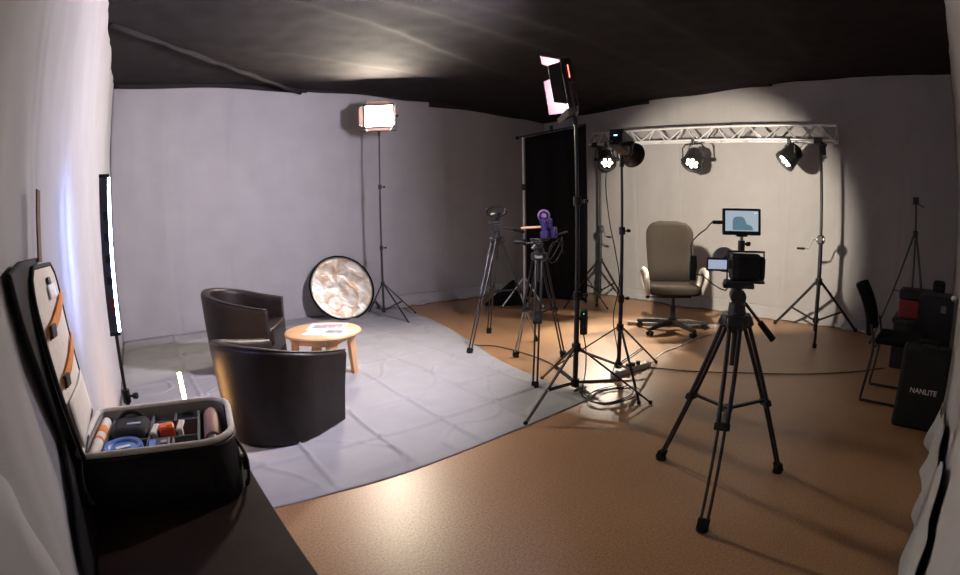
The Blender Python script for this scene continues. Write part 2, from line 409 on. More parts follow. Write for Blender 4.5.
def sheet(label, c, ang, pm, wd, dp, pic, z):
    t = thing('photo_print', label, 'print', (c[0], c[1], z), ang, 'prints on the coffee table')
    MB().box((0, 0, .0015), (wd, dp, .003)).obj('sheet', M['paper'], t, smooth=0)
    MB().box((pic[0], pic[1], .0034), (pic[2], pic[3], .001)).obj('picture', pm, t, smooth=0)
sheet('white photo print with a wide blue and red picture, lying upper on the table', (1.53, 4.08), math.radians(-33), print_mat('print_blue', [(.10, .17, .28), (.2, .3, .42), (.45, .2, .16), (.6, .55, .5)]), .33, .25, (0, .01, .26, .15), .4365)
sheet('white photo print with a small grey picture at one corner', (1.44, 3.90), math.radians(-46), print_mat('print_grey', [(.08, .08, .09), (.25, .24, .24), (.5, .48, .46)]), .33, .22, (.07, .02, .15, .12), .4325)

# ------------------------------------------------------------------ round reflector leaning on the back drape
bot = V((2.64, 6.24, .012)); top = V((2.70, 6.65, .83))
upv = (top-bot).normalized(); rad = (top-bot).length/2
rf = thing('reflector_disc', 'round collapsible reflector with black rim leaning against the back drape', 'reflector', tuple(bot))
sidev = V((1, -.04, 0)).normalized(); sidev = (sidev-upv*sidev.dot(upv)).normalized(); nrm = sidev.cross(upv)
if nrm.y > 0: nrm = -nrm
cc = (top-bot)/2
Q = Matrix((sidev, upv, nrm)).transposed()
mb = MB(); nr, na = 16, 64
mb.add([cc+Q @ V(((rad-.012)*(i/nr)*math.cos(2*PI*k/na), (rad-.012)*(i/nr)*math.sin(2*PI*k/na), .010*noise.noise(V(((i/nr)*3*math.cos(2*PI*k/na), (i/nr)*3*math.sin(2*PI*k/na), 2)))*(1-i/nr))) for i in range(1, nr+1) for k in range(na)]+[cc],
       [((i)*na+k, (i)*na+(k+1) % na, (i+1)*na+(k+1) % na, (i+1)*na+k) for i in range(nr-1) for k in range(na)]+[(nr*na, k, (k+1) % na) for k in range(na)])
mb.obj('fabric_disc', M['reflector'], rf, smooth=180, solid=.003)
MB().tube([cc+Q @ V((rad*math.cos(2*PI*k/na), rad*math.sin(2*PI*k/na), 0)) for k in range(na)], .012, 8, closed=True).obj('rim', M['black_cloth'], rf, smooth=180)

# ------------------------------------------------------------------ light stands
def light_stand(label, loc, height, feet, hub=.42, foot_z=.1, r=.016, mt='black', name='light_stand', knobs=(.62, 1.2), group=None):
    t = thing(name, label, 'light stand', loc, 0, group)
    m_ = M[mt]
    sect = [(foot_z, min(height, height*.38), r), (height*.36, height*.70, r*.8), (height*.68, height, r*.62)]
    for z0, z1, rr in sect: MB().cyl((0, 0, z0), (0, 0, z1), rr, n=14).obj('column_section', m_, t)
    for z in (height*.38, height*.70):
        c = MB(); c.cyl((0, 0, z-.03), (0, 0, z+.03), r*1.45, n=14).obj('collar', M['plastic'], t)
        k = MB(); k.cyl((0, 0, z), (r*3.2, -r*1.2, z), .006, n=8); k.cyl((r*2.6, -r, z), (r*4, -r*1.5, z), .014, n=10); k.obj('knob', M['plastic'], t)
    MB().cyl((0, 0, hub-.025), (0, 0, hub+.03), r*1.7, n=14).obj('leg_hub', M['plastic'], t)
    MB().cyl((0, 0, foot_z-.01), (0, 0, foot_z+.045), r*1.6, n=14).obj('brace_hub', M['plastic'], t)
    for a, R in feet:
        d = V((math.cos(a), math.sin(a), 0)); p0 = d*r*1.3+V((0, 0, hub)); p1 = d*R+V((0, 0, .012)); side = V((-d.y, d.x, 0))
        mb = MB(); mb.box((p0+p1)/2, ((p1-p0).length, .020, .012), basis(p1-p0)); lg = mb.obj('leg', m_, t, bevel=.003)
        MB().sph(p1, .016, 10).obj('rubber_foot', M['rubber'], lg)
        mid = p0.lerp(p1, .58); q0 = d*r*1.3+V((0, 0, foot_z+.02))
        mb = MB()
        for s in (-1, 1): mb.box((q0+mid)/2+side*.013*s, ((mid-q0).length, .004, .012), basis(mid-q0))
        mb.obj('brace', m_, t)
        MB().cyl(mid-side*.02, mid+side*.02, .006, n=8).obj('rivet', M['steel'], t)
    return t
def dgs(*a): return [(math.radians(x), r) for x, r in a]

def led_panel(label, loc, aim, wd, hg, col, strength, flaps, flapmat, name='led_panel', ledname='led_face', FL=None, glow_edge=False):
    """panel light on its yoke: housing, glowing face, four barn doors"""
    t = thing(name, label, 'panel light', loc, 0, 'panel lights')
    B = basis(aim)   # x forward, y left, z up
    def P(x, y, z): return B @ V((x, y, z))
    MB().box(P(-.03, 0, 0), (.055, wd+.05, hg+.05), B).obj('housing', M['black'], t, bevel=.008)
    MB().box(P(.0, 0, 0), (.006, wd, hg), B).obj(ledname, emit(name+'_glow', col, strength), t, smooth=0)
    fr = MB()
    for s in (-1, 1):
        fr.box(P(.004, s*(wd/2+.014), 0), (.02, .026, hg+.05), B); fr.box(P(.004, 0, s*(hg/2+.014)), (.02, wd+.05, .026), B)
    fr.obj('bezel', M['black'], t)
    for key, ang in flaps.items():
        L = (FL or {}).get(key, hg*.62); ca, sa = math.cos(ang), math.sin(ang)
        if key in 'lr':
            s = 1 if key == 'l' else -1; y0 = s*(wd/2+.025)
            c = [(.015, y0, -hg/2), (.015, y0, hg/2), (.015+L*sa, y0+s*L*ca, hg/2*.86), (.015+L*sa, y0+s*L*ca, -hg/2*.86)]
        else:
            s = 1 if key == 't' else -1; z0 = s*(hg/2+.025)
            c = [(.015, -wd/2, z0), (.015, wd/2, z0), (.015+L*sa, wd/2*.8, z0+s*L*ca), (.015+L*sa, -wd/2*.8, z0+s*L*ca)]
        pts = [P(*p) for p in c]; nv = (pts[1]-pts[0]).cross(pts[3]-pts[0]).normalized()*.003
        inn = P(.3, 0, 0)-pts[0]
        if nv.dot(inn) > 0: nv = -nv
        dr = MB().prism(pts, nv).obj('barn_door', M['black'], t, smooth=0)
        cm = sum(pts, V((0, 0, 0)))/4
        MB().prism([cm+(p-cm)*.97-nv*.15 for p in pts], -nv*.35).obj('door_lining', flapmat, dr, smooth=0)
    if glow_edge:
        MB().box(P(-.03, wd/2+.029, 0), (.006, .006, hg*.8), B).obj('red_strip', M['dark_red_emit'], t)
    yk = MB(); w2 = wd/2+.045
    yk.tube([P(-.03, w2, 0), P(-.03, w2, -hg/2-.06), P(-.03, -w2, -hg/2-.06), P(-.03, -w2, 0)], .008, 8)
    yk.obj('yoke', M['black'], t)
    for s in (-1, 1): MB().cyl(P(-.03, s*(w2-.02), 0), P(-.03, s*(w2+.03), 0), .018, n=12).obj('tilt_knob', M['plastic'], t)
    zz = P(-.03, 0, -hg/2-.06)
    MB().cyl(zz+V((0, 0, .012)), zz-V((0, 0, .07)), .017, n=12).obj('spigot', M['black'], t)
    return t, zz

# bright panel by the back wall
light_stand('tall black light stand by the reflector, carrying the brightest panel', (3.075, 6.01, .0), 2.50, dgs((-80, .52), (5, .52), (88, .50)), hub=.47)
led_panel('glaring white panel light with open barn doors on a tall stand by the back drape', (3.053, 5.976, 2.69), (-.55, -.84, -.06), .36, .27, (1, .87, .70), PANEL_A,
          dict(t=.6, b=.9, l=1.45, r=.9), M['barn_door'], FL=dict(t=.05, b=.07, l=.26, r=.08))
# barn-door panel in the middle of the room, seen from its edge
light_stand('black light stand on the cloth corner, carrying the edge-on barn-door panel', (2.68, 2.32, 0), 2.06, dgs((187, .56), (-52, .56), (70, .56)), hub=.41, foot_z=.13, r=.019)
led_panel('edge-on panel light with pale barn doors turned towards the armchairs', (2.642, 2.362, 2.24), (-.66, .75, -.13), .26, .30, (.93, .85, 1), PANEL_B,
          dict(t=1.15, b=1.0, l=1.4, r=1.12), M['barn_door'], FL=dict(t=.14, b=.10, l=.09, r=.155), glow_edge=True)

# ------------------------------------------------------------------ spotlight on its stand (aimed at the office chair)
light_stand('black light stand behind the power strip, carrying the spotlight', (3.40, 2.46, 0), 1.74, dgs((230, .68), (-4, .55), (112, .58)), hub=.42, foot_z=.08, r=.018)
cobP = V((3.40, 2.46, 1.90)); aim = V((3.34, .72, -.72)).normalized()
cb = thing('spotlight', 'black studio spotlight with lit rear display and round dish, aimed at the wall', 'spotlight', tuple(cobP))
B = basis(aim); q = B.to_quaternion(); _zc = B @ V((-.04, 0, -.10)); cobP = V((3.40-_zc.x, 2.46-_zc.y, 1.90)); cb.location = cobP
def P(x, y, z): return B @ V((x, y, z))
hb = MB(); hb.box(P(-.06, 0, .03), (.24, .115, .15), B); hb.obj('housing', M['black'], cb, bevel=.014, seg=3)
for i in range(5): MB().box(P(-.11+.035*i, 0, .107), (.012, .09, .008), B).obj('cooling_fin', M['plastic'], cb)
MB().box(P(-.183, 0, .03), (.006, .10, .135), B).obj('rear_panel', M['glass'], cb, bevel=.002)
MB().box(P(-.187, -.004, .045), (.002, .03, .010), B).obj('display', emit('display_cyan', (.45, .9, 1), 2.2), cb, smooth=0)
MB().cyl(P(-.187, .02, -.01), P(-.20, .02, -.01), .012, n=14).obj('dial', M['plastic'], cb)
qz = (Matrix((B.col[1], B.col[2], B.col[0])).transposed()).to_quaternion()
MB().lathe([(.05, .06), (.062, .075), (.075, .10), (.108, .19), (.112, .19), (.078, .095), (.066, .065), (.05, .056)], 32, q=qz).obj('dish', M['black'], cb, smooth=60)
MB().cyl(P(.062, 0, 0), P(.070, 0, 0), .042, n=24).obj('emitter', emit('cob_glow', (1, .86, .66), 25), cb)
yk = MB(); yk.tube([P(-.04, .075, .02), P(-.04, .085, -.05), P(-.04, .06, -.10), P(-.04, -.06, -.10), P(-.04, -.085, -.05), P(-.04, -.075, .02)], .009, 8); yk.obj('yoke', M['black'], cb)
for s in (-1, 1): MB().cyl(P(-.04, s*.06, .02), P(-.04, s*.105, .02), .02, n=12).obj('tilt_knob', M['plastic'], cb)
mb = MB(); zc = P(-.04, 0, -.10); mb.cyl(zc+V((0, 0, .02)), zc-V((0, 0, .075)), .02, n=12); mb.obj('spigot', M['black'], cb)
mb = MB(); mb.cyl(zc+V((0, 0, -.04)), zc+B.col[1]*-.06+V((0, 0, -.04)), .007, n=8); mb.cyl(zc+B.col[1]*-.05+V((0, 0, -.04)), zc+B.col[1]*-.075+V((0, 0, -.04)), .018, n=10); mb.obj('lock_knob', M['plastic'], cb)
def spot(name, loc, d, watts, col, size, blend, rad_, parent=None):
    l = bpy.data.lights.new(name, 'SPOT'); l.energy = watts; l.color = col; l.spot_size = math.radians(size); l.spot_blend = blend; l.shadow_soft_size = rad_
    o = bpy.data.objects.new(name, l); COL.objects.link(o); o.location = loc; o.rotation_mode = 'QUATERNION'
    o.rotation_quaternion = V(d).to_track_quat('-Z', 'Y')
    if parent is not None: o.parent = parent
    return o
spot('spot_beam', P(.20, 0, 0), aim, COB_W, (1, .87, .70), 74, .4, .05, cb)

# ------------------------------------------------------------------ truss on two crank stands
A, Bt = V((6.25, 5.16, 2.45)), V((6.25, 1.34, 2.285))
tr = thing('lighting_truss', 'silver triangular lighting truss spanning the two crank stands', 'truss', tuple(A))
D = Bt-A; Lt = D.length; dx = D.normalized(); hz = V((1, 0, 0)); vz = hz.cross(dx);  vz = vz if vz.z > 0 else -vz
ch = [V((0, 0, 0)), hz*.20, hz*.10+vz*.19]
for c in ch: MB().cyl(c, c+D, .016, n=12).obj('chord', M['alu'], tr)
nb = 16
brm = None
for (ia, ib) in ((0, 2), (1, 2), (0, 1)):
    for k in range(nb):
        s0, s1 = Lt*(k+.1)/nb, Lt*(k+.9)/nb
        c0, c1 = (ch[ia], ch[ib]) if k % 2 == 0 else (ch[ib], ch[ia])
        MB().cyl(c0+dx*s0, c1+dx*s1, .009, n=6, cap=False).obj('brace', M['alu'], tr)
for c0 in (0, 1):
    pl = MB(); e = D*c0
    for i in range(3): pl.cyl(ch[i]+e, ch[(i+1) % 3]+e, .009, n=8)
    pl.obj('end_frame', M['alu'], tr)
def crank_stand(label, loc, feet, topz, cr=1.12, side=1, hub=.62):
    t = thing('crank_stand', label, 'crank stand', loc, 0, 'crank stands carrying the truss')
    MB().cyl((0, 0, .14), (0, 0, 1.15), .026, n=14).obj('outer_column', M['black'], t)
    MB().cyl((0, 0, 1.1), (0, 0, topz), .019, n=14).obj('inner_column', M['black'], t)
    MB().box((0, 0, cr), (.09, .07, .11)).obj('winch', M['black'], t, bevel=.012)
    w_ = MB(); w_.cyl((0, -.05, cr), (0, .05, cr), .035, n=16); w_.obj('winch_drum', M['steel'], t)
    d = V((-.35, side, 0)).normalized(); c_ = MB()
    c_.tube([V((0, 0, cr)), d*.10+V((0, 0, cr)), d*.15+V((0, 0, cr-.11)), d*.29+V((0, 0, cr-.115))], .009, 8); ck = c_.obj('crank', M['steel'], t)
    MB().cyl(d*.20+V((0, 0, cr-.115)), d*.30+V((0, 0, cr-.115)), .014, n=10).obj('crank_grip', M['rubber'], ck)
    MB().cyl((0, 0, hub-.04), (0, 0, hub+.04), .045, n=14).obj('leg_hub', M['black'], t)
    MB().cyl((0, 0, .12), (0, 0, .18), .04, n=14).obj('brace_hub', M['black'], t)
    MB().cyl((0, 0, .02), (0, 0, .14), .02, n=10).obj('base_tube', M['black'], t)
    for a, R in feet:
        e = V((math.cos(a), math.sin(a), 0)); p0 = e*.03+V((0, 0, hub)); p1 = e*R+V((0, 0, .014))
        lg = MB().box((p0+p1)/2, ((p1-p0).length, .03, .03), basis(p1-p0)).obj('leg', M['black'], t, bevel=.004)
        MB().cyl(p1-V((0, 0, .014)), p1+V((0, 0, .03)), .024, n=10).obj('rubber_foot', M['rubber'], lg)
        mid = p0.lerp(p1, .6); q0 = e*.03+V((0, 0, .15))
        MB().box((q0+mid)/2, ((mid-q0).length, .02, .02), basis(mid-q0)).obj('brace', M['black'], t)
    h = MB(); h.box((0, 0, topz), (.30, .10, .03)); h.box((-.12, 0, topz+.03), (.03, .10, .06)); h.box((.12, 0, topz+.03), (.03, .10, .06)); h.obj('truss_fork', M['black'], t, bevel=.005)
    MB().cyl((0, -.04, topz-.14), (0, -.04, topz-.02), .03, n=12).obj('top_socket', M['black'], t)
    return t
crank_stand('tall black crank stand holding the truss end away from the black curtain', (6.35, 1.55, 0), dgs((195, .80), (75, .62), (-48, .62)), 2.26)
crank_stand('black crank stand half hidden behind the black curtain, holding the truss', (6.35, 5.02, 0), dgs((215, .62), (95, .62), (-25, .42)), 2.41, side=-1)

# par cans hanging on the truss
def par(label, y, z, aim_, watts, first=False):
    ty = (y-A.y)/(Bt.y-A.y); tz = A.z+(Bt.z-A.z)*ty
    t = thing('par_can', label, 'stage light', (6.25, y, z), 0, 'par cans under the truss')
    d = (V(aim_)-V((6.25, y, z))).normalized(); B = basis(d); qz = Matrix((B.col[1], B.col[2], B.col[0])).transposed().to_quaternion()
    MB().lathe([(.0001, -.13), (.05, -.125), (.085, -.10), (.10, -.05), (.105, .05), (.112, .055), (.112, .085), (.098, .085), (.096, .06), (.0001, .055)], 28, q=qz).obj('can', M['black'], t, smooth=50)
    g = emit('par_glow', (1, .90, .70), 7)
    for k in range(7):
        a = 2*PI*k/6; r = 0 if k == 6 else .052
        p = B @ V((.066, r*math.cos(a), r*math.sin(a)))
        MB().lathe([(.0001, .012), (.011, .009), (.018, 0), (.018, -.008)], 12, org=p, q=qz).obj('lens', g, t, smooth=180)
    side = B.col[1]
    for s in (-1, 1): MB().cyl(side*s*.095, side*s*.15, .018, n=10).obj('yoke_knob', M['plastic'], t)
    hgt = tz-z-.05
    yk = MB(); yk.tube([side*.17, side*.17+V((0, 0, hgt*.75)), side*.12+V((0, 0, hgt)), side*-.12+V((0, 0, hgt)), side*-.17+V((0, 0, hgt*.75)), side*-.17], .012, 8, flat=.4); yk.obj('yoke', M['black'], t)
    MB().box((0, 0, tz-z-.02), (.05, .045, .08)).obj('truss_clamp', M['black'], t, bevel=.008)
    spot('par_beam', d*.125, d, watts, (1, .9, .74), 40, .5, .06, t)
    for o in t.children:
        if o.type == 'MESH' and o.name.split('.')[0] in ('can', 'yoke_knob', 'lens'): o.scale = (1.28,)*3
    return t
par('black par can hanging on the truss beside the black curtain, behind the spotlight', 4.80, 2.19, (4.5, 3.3, .0), PAR_W)
par('black par can hanging at the middle of the truss, above the office chair', 3.30, 2.11, (4.3, 3.3, .0), PAR_W)
par('black par can hanging on the truss next to the crank stand, turned sideways', 1.93, 2.10, (4.9, 3.6, .2), PAR_W)

# ------------------------------------------------------------------ black curtain on its backdrop stand
P0, P1 = V((5.08, 5.42, 0)), V((5.70, 4.76, 0))
bc = thing('black_curtain', 'black cloth hung full height from a bar between the tripods and truss', 'curtain', tuple(P0)); dv = P1-P0; ln = dv.length; u = dv.normalized(); nn = V((-u.y, u.x, 0))
zt0, zt1 = 2.47, 2.64
def cf(a, v):
    top_ = zt0+(zt1-zt0)*a; z = .09+(top_-.09)*v
    if v < .04: z += .05*(1-a)
    return u*(.03+a*(ln-.02))+nn*(.018*math.sin(a*17)+.012*math.sin(a*41+2)*(1-v))+V((0, 0, z))
MB().grid(cf, 60, 20).obj('cloth', M['black_cloth'], bc, smooth=180, solid=.008)
bs = thing('backdrop_stand', 'slim silver backdrop stand holding up the black curtain', 'backdrop stand', tuple(P0))
for (z0, z1, r) in ((.06, .95, .019), (.93, 1.75, .016), (1.73, 2.49, .013)): MB().cyl((0, 0, z0), (0, 0, z1), r, n=14).obj('pole_section', M['alu'], bs)
for z in (.95, 1.75): MB().cyl((0, 0, z-.05), (0, 0, z+.04), .026, n=14).obj('collar', M['plastic'], bs)
e1 = u*ln
MB().cyl(e1+V((0, 0, .06)), e1+V((0, 0, 2.66)), .016, n=14).obj('pole_section', M['black'], bs)
MB().cyl(-u*.07+V((0, 0, 2.475)), e1+u*.02+V((0, 0, 2.66)), .014, n=12).obj('crossbar', M['black'], bs)
MB().sph(-u*.08+V((0, 0, 2.472)), .03, 12).obj('end_cap', M['plastic'], bs)
MB().cyl(u*.42+V((0, 0, 2.55)), u*.42+V((0, 0, 2.64)), .025, n=10).obj('clamp', M['plastic'], bs)
for base in (V((0, 0, 0)), e1):
    for k in range(3):
        a = math.radians(40+120*k); d = V((math.cos(a), math.sin(a), 0))
        lg = MB().cyl(base+d*.02+V((0, 0, .42)), base+d*.36+V((0, 0, .012)), .010, n=8).obj('leg', M['alu'] if base.length < .1 else M['black'], bs)
        MB().sph(base+d*.36+V((0, 0, .016)), .016, 8).obj('rubber_foot', M['rubber'], lg)
sb = MB()
q0 = V((4.93, 5.62, 0))
sb.add([q0+V(p) for p in ((-.30, .22, 0), (.26, -.26, 0), (.34, -.10, 0), (-.18, .36, 0), (.10, -.02, .40), (.16, .04, .40))], [(0, 3, 2, 1), (0, 1, 4), (1, 2, 5, 4), (2, 3, 5), (3, 0, 4, 5)])
tag(sb.obj('weight_bag', M['black_cloth'], smooth=60, bevel=.05, seg=3), 'slumped black wedge-shaped bag beside the foot of the silver stand', 'bag')

# ------------------------------------------------------------------ video tripods
def video_tripod(label, loc, feet, apex, head=.16, handle=None, style='video', lowmat=None, spread=.45, group='camera tripods', legr=.011):
    t = thing('camera_tripod', label, 'tripod', loc, 0, group)
    MB().lathe([(.0001, -.06), (.03, -.06), (.06, -.02), (.072, .01), (.07, .03), (.0001, .03)], 20, org=(0, 0, apex)).obj('bowl', M['black'], t)
    MB().cyl((0, 0, apex-.22), (0, 0, apex-.03), .016, n=12).obj('tie_down', M['black'], t)
    for i, f in enumerate(feet):
        f = V((f[0], f[1], 0)); d = f.normalized(); side = V((-d.y, d.x, 0))
        p0 = d*.055+V((0, 0, apex-.01)); p1 = f+V((0, 0, .03)); mid = p0.lerp(p1, spread)
        lm = M[(lowmat or {}).get(i, 'black')]
        lg = MB()
        for s in (-1, 1): lg.cyl(p0+side*.026*s, mid.lerp(p1, .12)+side*.022*s, legr, n=10)
        lo = lg.obj('leg', M['black'], t)
        l2 = MB()
        for s in (-1, 1): l2.cyl(mid+side*.016*s, p1+side*.016*s, legr*.72, n=10)
        l2.obj('leg_extension', lm, lo)
        MB().box(mid.lerp(p1, .12), (.035, .075, .035), basis(p1-p0)).obj('leg_clamp', M['plastic'], lo, bevel=.006)
        MB().box(p0, (.05, .08, .05), basis(p1-p0)).obj('leg_joint', M['black'], lo, bevel=.01)
        ft = MB(); ft.box(p1+V((0, 0, .005)), (.05, .055, .03), basis(p1-p0)); ft.cyl(p1, p1-V((0, 0, .03)), .026, .03, n=12); ft.obj('foot', M['rubber'], lo)
        # mid-level spreader arm
        hub = V((0, 0, mid.z-.06)); mm = p0.lerp(p1, spread+.05)
        MB().box((hub+mm)/2, ((mm-hub).length, .022, .012), basis(mm-hub)).obj('spreader_arm', M['plastic'], t, bevel=.003)
    MB().cyl((0, 0, mid.z-.075), (0, 0, mid.z-.045), .028, n=12).obj('spreader_hub', M['plastic'], t)
    # fluid head
    z = apex+.03
    MB().cyl((0, 0, z), (0, 0, z+head*.35), .045, .04, n=18).obj('head_base', M['black'], t)
    hv = V((math.cos(handle[0]), math.sin(handle[0]), 0)); B = basis(hv)
    MB().cyl(V((0, 0, z+head*.6))-B.col[1]*.055, V((0, 0, z+head*.6))+B.col[1]*.055, head*.27, n=20).obj('head_drum', M['black'], t, bevel=.004)
    MB().box(V((0, 0, z+head*.95)), (.15, .07, head*.16), B).obj('head_plate', M['black'], t, bevel=.005)
    h0 = V((0, 0, z+head*.65))+B.col[1]*.05; h1 = h0+hv*handle[1]+V((0, 0, handle[2]))
    ph = MB().cyl(h0, h1, .008, n=10).obj('pan_handle', M['black'], t)
    MB().cyl(h0.lerp(h1, .62), h1, .015, .017, n=12).obj('grip', M['rubber'], ph)
    return t, z+head*1.03
c0 = V((2.27, .95, 0))
mt, zc = video_tripod('large black video tripod with camera and monitor, mid-level spreader and pan handle', tuple(c0), [(fl(661, 459)-c0)[:2], (fl(702, 530)-c0)[:2], (fl(777, 472)-c0)[:2]], .87, .14, (math.radians(-62), .20, -.22))
# camera on the main tripod: looks towards the office chair
camP = V((2.29, .95, zc)); look = V((5.2, 3.05, .9))-V((2.29, .95, 1.1)); look.z = 0; B = basis(look)
def P(x, y, z): return B @ V((x, y, z))
cr = thing('video_camera', 'black camera in a cage on the large tripod, flip screen folded out', 'camera', tuple(camP))
MB().box(P(0, -.02, .075), (.075, .145, .125), B).obj('body', M['plastic'], cr, bevel=.016, seg=3)
MB().box(P(.0, -.10, .07), (.09, .03, .11), B).obj('grip', M['rubber'], cr, bevel=.014, seg=3)
MB().box(P(-.045, -.035, .075), (.012, .10, .10), B).obj('back_panel', M['rubber'], cr, bevel=.008)
cg = MB(); cg.tube([P(0, .066, .004), P(0, .066, .146), P(0, -.115, .146), P(0, -.115, .004)], .007, 6, closed=True); cg.box(P(0, -.02, .006), (.07, .19, .012), B); cg.obj('cage', M['black'], cr)
qz = Matrix((B.col[1], B.col[2], B.col[0])).transposed().to_quaternion()
MB().lathe([(.036, .03), (.04, .05), (.04, .12), (.046, .13), (.046, .19), (.042, .19), (.042, .15), (.0001, .145)], 28, org=P(0, .02, .075), q=qz).obj('lens', M['black'], cr, smooth=50)
rg = MB()
rg.lathe([(.055, 0), (.062, .004), (.062, .026), (.055, .03)], 28, org=P(.16, .05, .092), q=qz); rg.obj('lens_hood_ring', M['grey'], cr)
MB().box(P(.10, .10, .10), (.02, .05, .02), B).obj('focus_arm', M['grey'], cr, bevel=.004)
fs = MB().box(P(-.05, .125, .088), (.010, .105, .060), B).obj('flip_screen', M['plastic'], cr, bevel=.004)
def screen_mat(name, c, s, e=(0, 0, 0)):
    return emit(name, c, s, (.02, .02, .02))
MB().box(P(-.0565, .125, .088), (.001, .088, .042), B).obj('flip_display', screen_mat('flip_lit', (.52, .60, .82), .65), fs, smooth=0)
MB().cyl(P(-.045, .062, .07), P(-.045, .062, .11), .008, n=8).obj('hinge', M['black'], cr)
# monitor on a little ball arm above the camera; it faces the photographer's corner
moP = camP+P(0, -.0, .152)
mo = thing('field_monitor', 'small black monitor on top of the camera showing a pale chair image', 'monitor', tuple(moP))
MB().cyl((0, 0, 0), (0, 0, .045), .017, n=12).obj('mount_base', M['black'], mo)
k = MB(); k.cyl((0, 0, .03), RT*.035+V((0, 0, .03)), .005, n=8); k.cyl(RT*.028+V((0, 0, .03)), RT*.045+V((0, 0, .03)), .011, n=10); k.obj('mount_knob', M['plastic'], mo)
MB().cyl((0, 0, .045), (0, 0, .075), .008, n=10).obj('mount_stem', M['steel'], mo)
fwd = (V((0, 0, EYE))-(moP+V((0, 0, .15)))); fwd = (Matrix.Rotation(math.radians(9), 3, 'Z') @ fwd).normalized(); fwd.z += .02
Bm = basis(fwd, (.03, .03, 1)); mc = V((0, 0, .132))
def PM(x, y, z): return mc+Bm @ V((x, y, z))
fr = MB().box(PM(-.012, 0, 0), (.024, .188, .124), Bm).obj('frame', M['plastic'], mo, bevel=.006)
MB().box(PM(.0005, 0, .004), (.002, .160, .094), Bm).obj('screen', screen_mat('monitor_lit', (.58, .70, .80), .62), mo, smooth=0)
sil = [(-.045, -.043), (-.045, .0), (-.040, .014), (-.028, .020), (.0, .020), (.012, .012), (.020, -.006), (.024, -.016), (.034, -.017), (.048, -.024), (.053, -.034), (.055, -.043)]
MB().prism([PM(.0017, a, b+.004) for a, b in sil], Bm.col[0]*.0004).obj('screen_image', screen_mat('monitor_chair', (.20, .36, .46), .5), mo, smooth=0)
MB().box(PM(.0018, .068, .042), (.0004, .016, .004), Bm).obj('screen_icon', screen_mat('monitor_icon', (.9, .9, .95), .9), mo, smooth=0)
MB().box(V((0, 0, .069)), (.04, .05, .012), Bm).obj('shoe', M['plastic'], mo)
# video cable from the monitor round a hanging converter to the camera
mL = moP+PM(-.014, -.09, -.004); hang = onx(693, 268, 2.30)
left = -Bm.col[1]
c1 = [mL, mL+left*.05, onx(706, 229, 2.27), onx(697, 236, 2.28), onx(691, 246, 2.29), hang+V((0, 0, .02))]
vc = thing('video_cable', 'black video cable looping from the monitor through a hanging box to the camera', 'cable', tuple(mL))
MB().tube([p-mL for p in sp(c1, 8)], .0032, 8).obj('upper_lead', M['cable'], vc, smooth=180)
MB().cyl((0, 0, 0), left*.05, .009, n=10).obj('plug', M['plastic'], vc)
c2 = [hang-V((0, 0, .03)), onx(703, 276, 2.30), onx(714, 285, 2.29), onx(726, 290, 2.28), camP+P(-.03, .07, .02)]
MB().tube([p-mL for p in sp(c2, 8)], .0032, 8).obj('lower_lead', M['cable'], vc, smooth=180)
MB().box(hang-mL, (.03, .035, .125), basis(V((-1, -.4, 0)))).obj('converter_box', M['plastic'], vc, bevel=.006)
MB().tube([hang-mL+V((0, .02*math.cos(a), .05*math.sin(a)+.01)) for a in [2*PI*i/20 for i in range(20)]], .0035, 6, closed=True).obj('cable_loop', M['cable'], vc, smooth=180)

c1_ = V((3.41, 4.06, 0))
t1, z1 = video_tripod('tall bare tripod with empty looped head, standing nearest the back drape', tuple(c1_), [(fl(470, 354)-c1_)[:2], (fl(536, 341)-c1_)[:2], (fl(489, 333)-c1_)[:2]], 1.10, .15, (math.radians(-35), .30, -.06), lowmat={1: 'steel'})
hd = MB(); hd.tube([V((-.06*math.cos(a), .085*math.cos(a), z1+.10+.05*math.sin(a))) for a in [2*PI*i/24 for i in range(24)]], .014, 8, closed=True); hd.box((0, 0, z1+.03), (.05, .05, .07)); hd.cyl((0, -.05, z1+.06), (0, .06, z1+.06), .03, n=14)
hd.obj('camera_cradle', M['black'], t1)
c2_ = V((3.09, 3.11, 0))
t2, z2 = video_tripod('tripod carrying the purple gimbal in front of the black curtain', tuple(c2_), [(fl(535, 389)-c2_)[:2], (fl(516, 357)-c2_)[:2], (fl(563, 357)-c2_)[:2]], .99, .12, (math.radians(140), .22, .02), lowmat={1: 'steel'})
g = thing('gimbal_rig', 'purple camera gimbal with a round mauve knob on top of the tripod', 'gimbal', (3.13, 3.07, z2))
MB().box((0, 0, .03), (.09, .07, .06), rz(.4)).obj('base', M['purple'], g, bevel=.008)
MB().cyl((.0, 0, .05), (-.02, .02, .16), .032, .026, n=14).obj('arm', M['purple'], g)
MB().box((.05, -.05, .05), (.07, .05, .09), rz(.6)).obj('motor_block', M['purple'], g, bevel=.012)
lo = (V((0, 0, 1.35))-V((3.09, 3.11, 1.35))).normalized(); qk = lo.to_track_quat('Z', 'Y')
MB().lathe([(.0001, .03), (.02, .03), (.022, .022), (.045, .022), (.055, .01), (.055, -.02), (.0001, -.02)], 24, org=(-.01, .01, .195), q=qk).obj('knob', M['mauve'], g)
MB().lathe([(.040, .0235), (.036, .027), (.032, .0235)], 24, org=(-.01, .01, .195), q=qk).obj('knob_ring', M['purple'], g)
MB().box((.02, -.03, .13), (.05, .04, .09), rz(.9)).obj('side_motor', M['purple'], g, bevel=.01)
MB().box((.075, -.02, .085), (.06, .05, .03), rz(.2)).obj('camera_plate', M['plastic'], g, bevel=.006)
MB().cyl((.03, -.04, .02), (.13, -.14, .06), .008, n=8).obj('control_arm', M['plastic'], g)
MB().cyl((-.02, .02, .10), (-.16, .14, .09), .011, n=10).obj('handle', M['wood'], g)
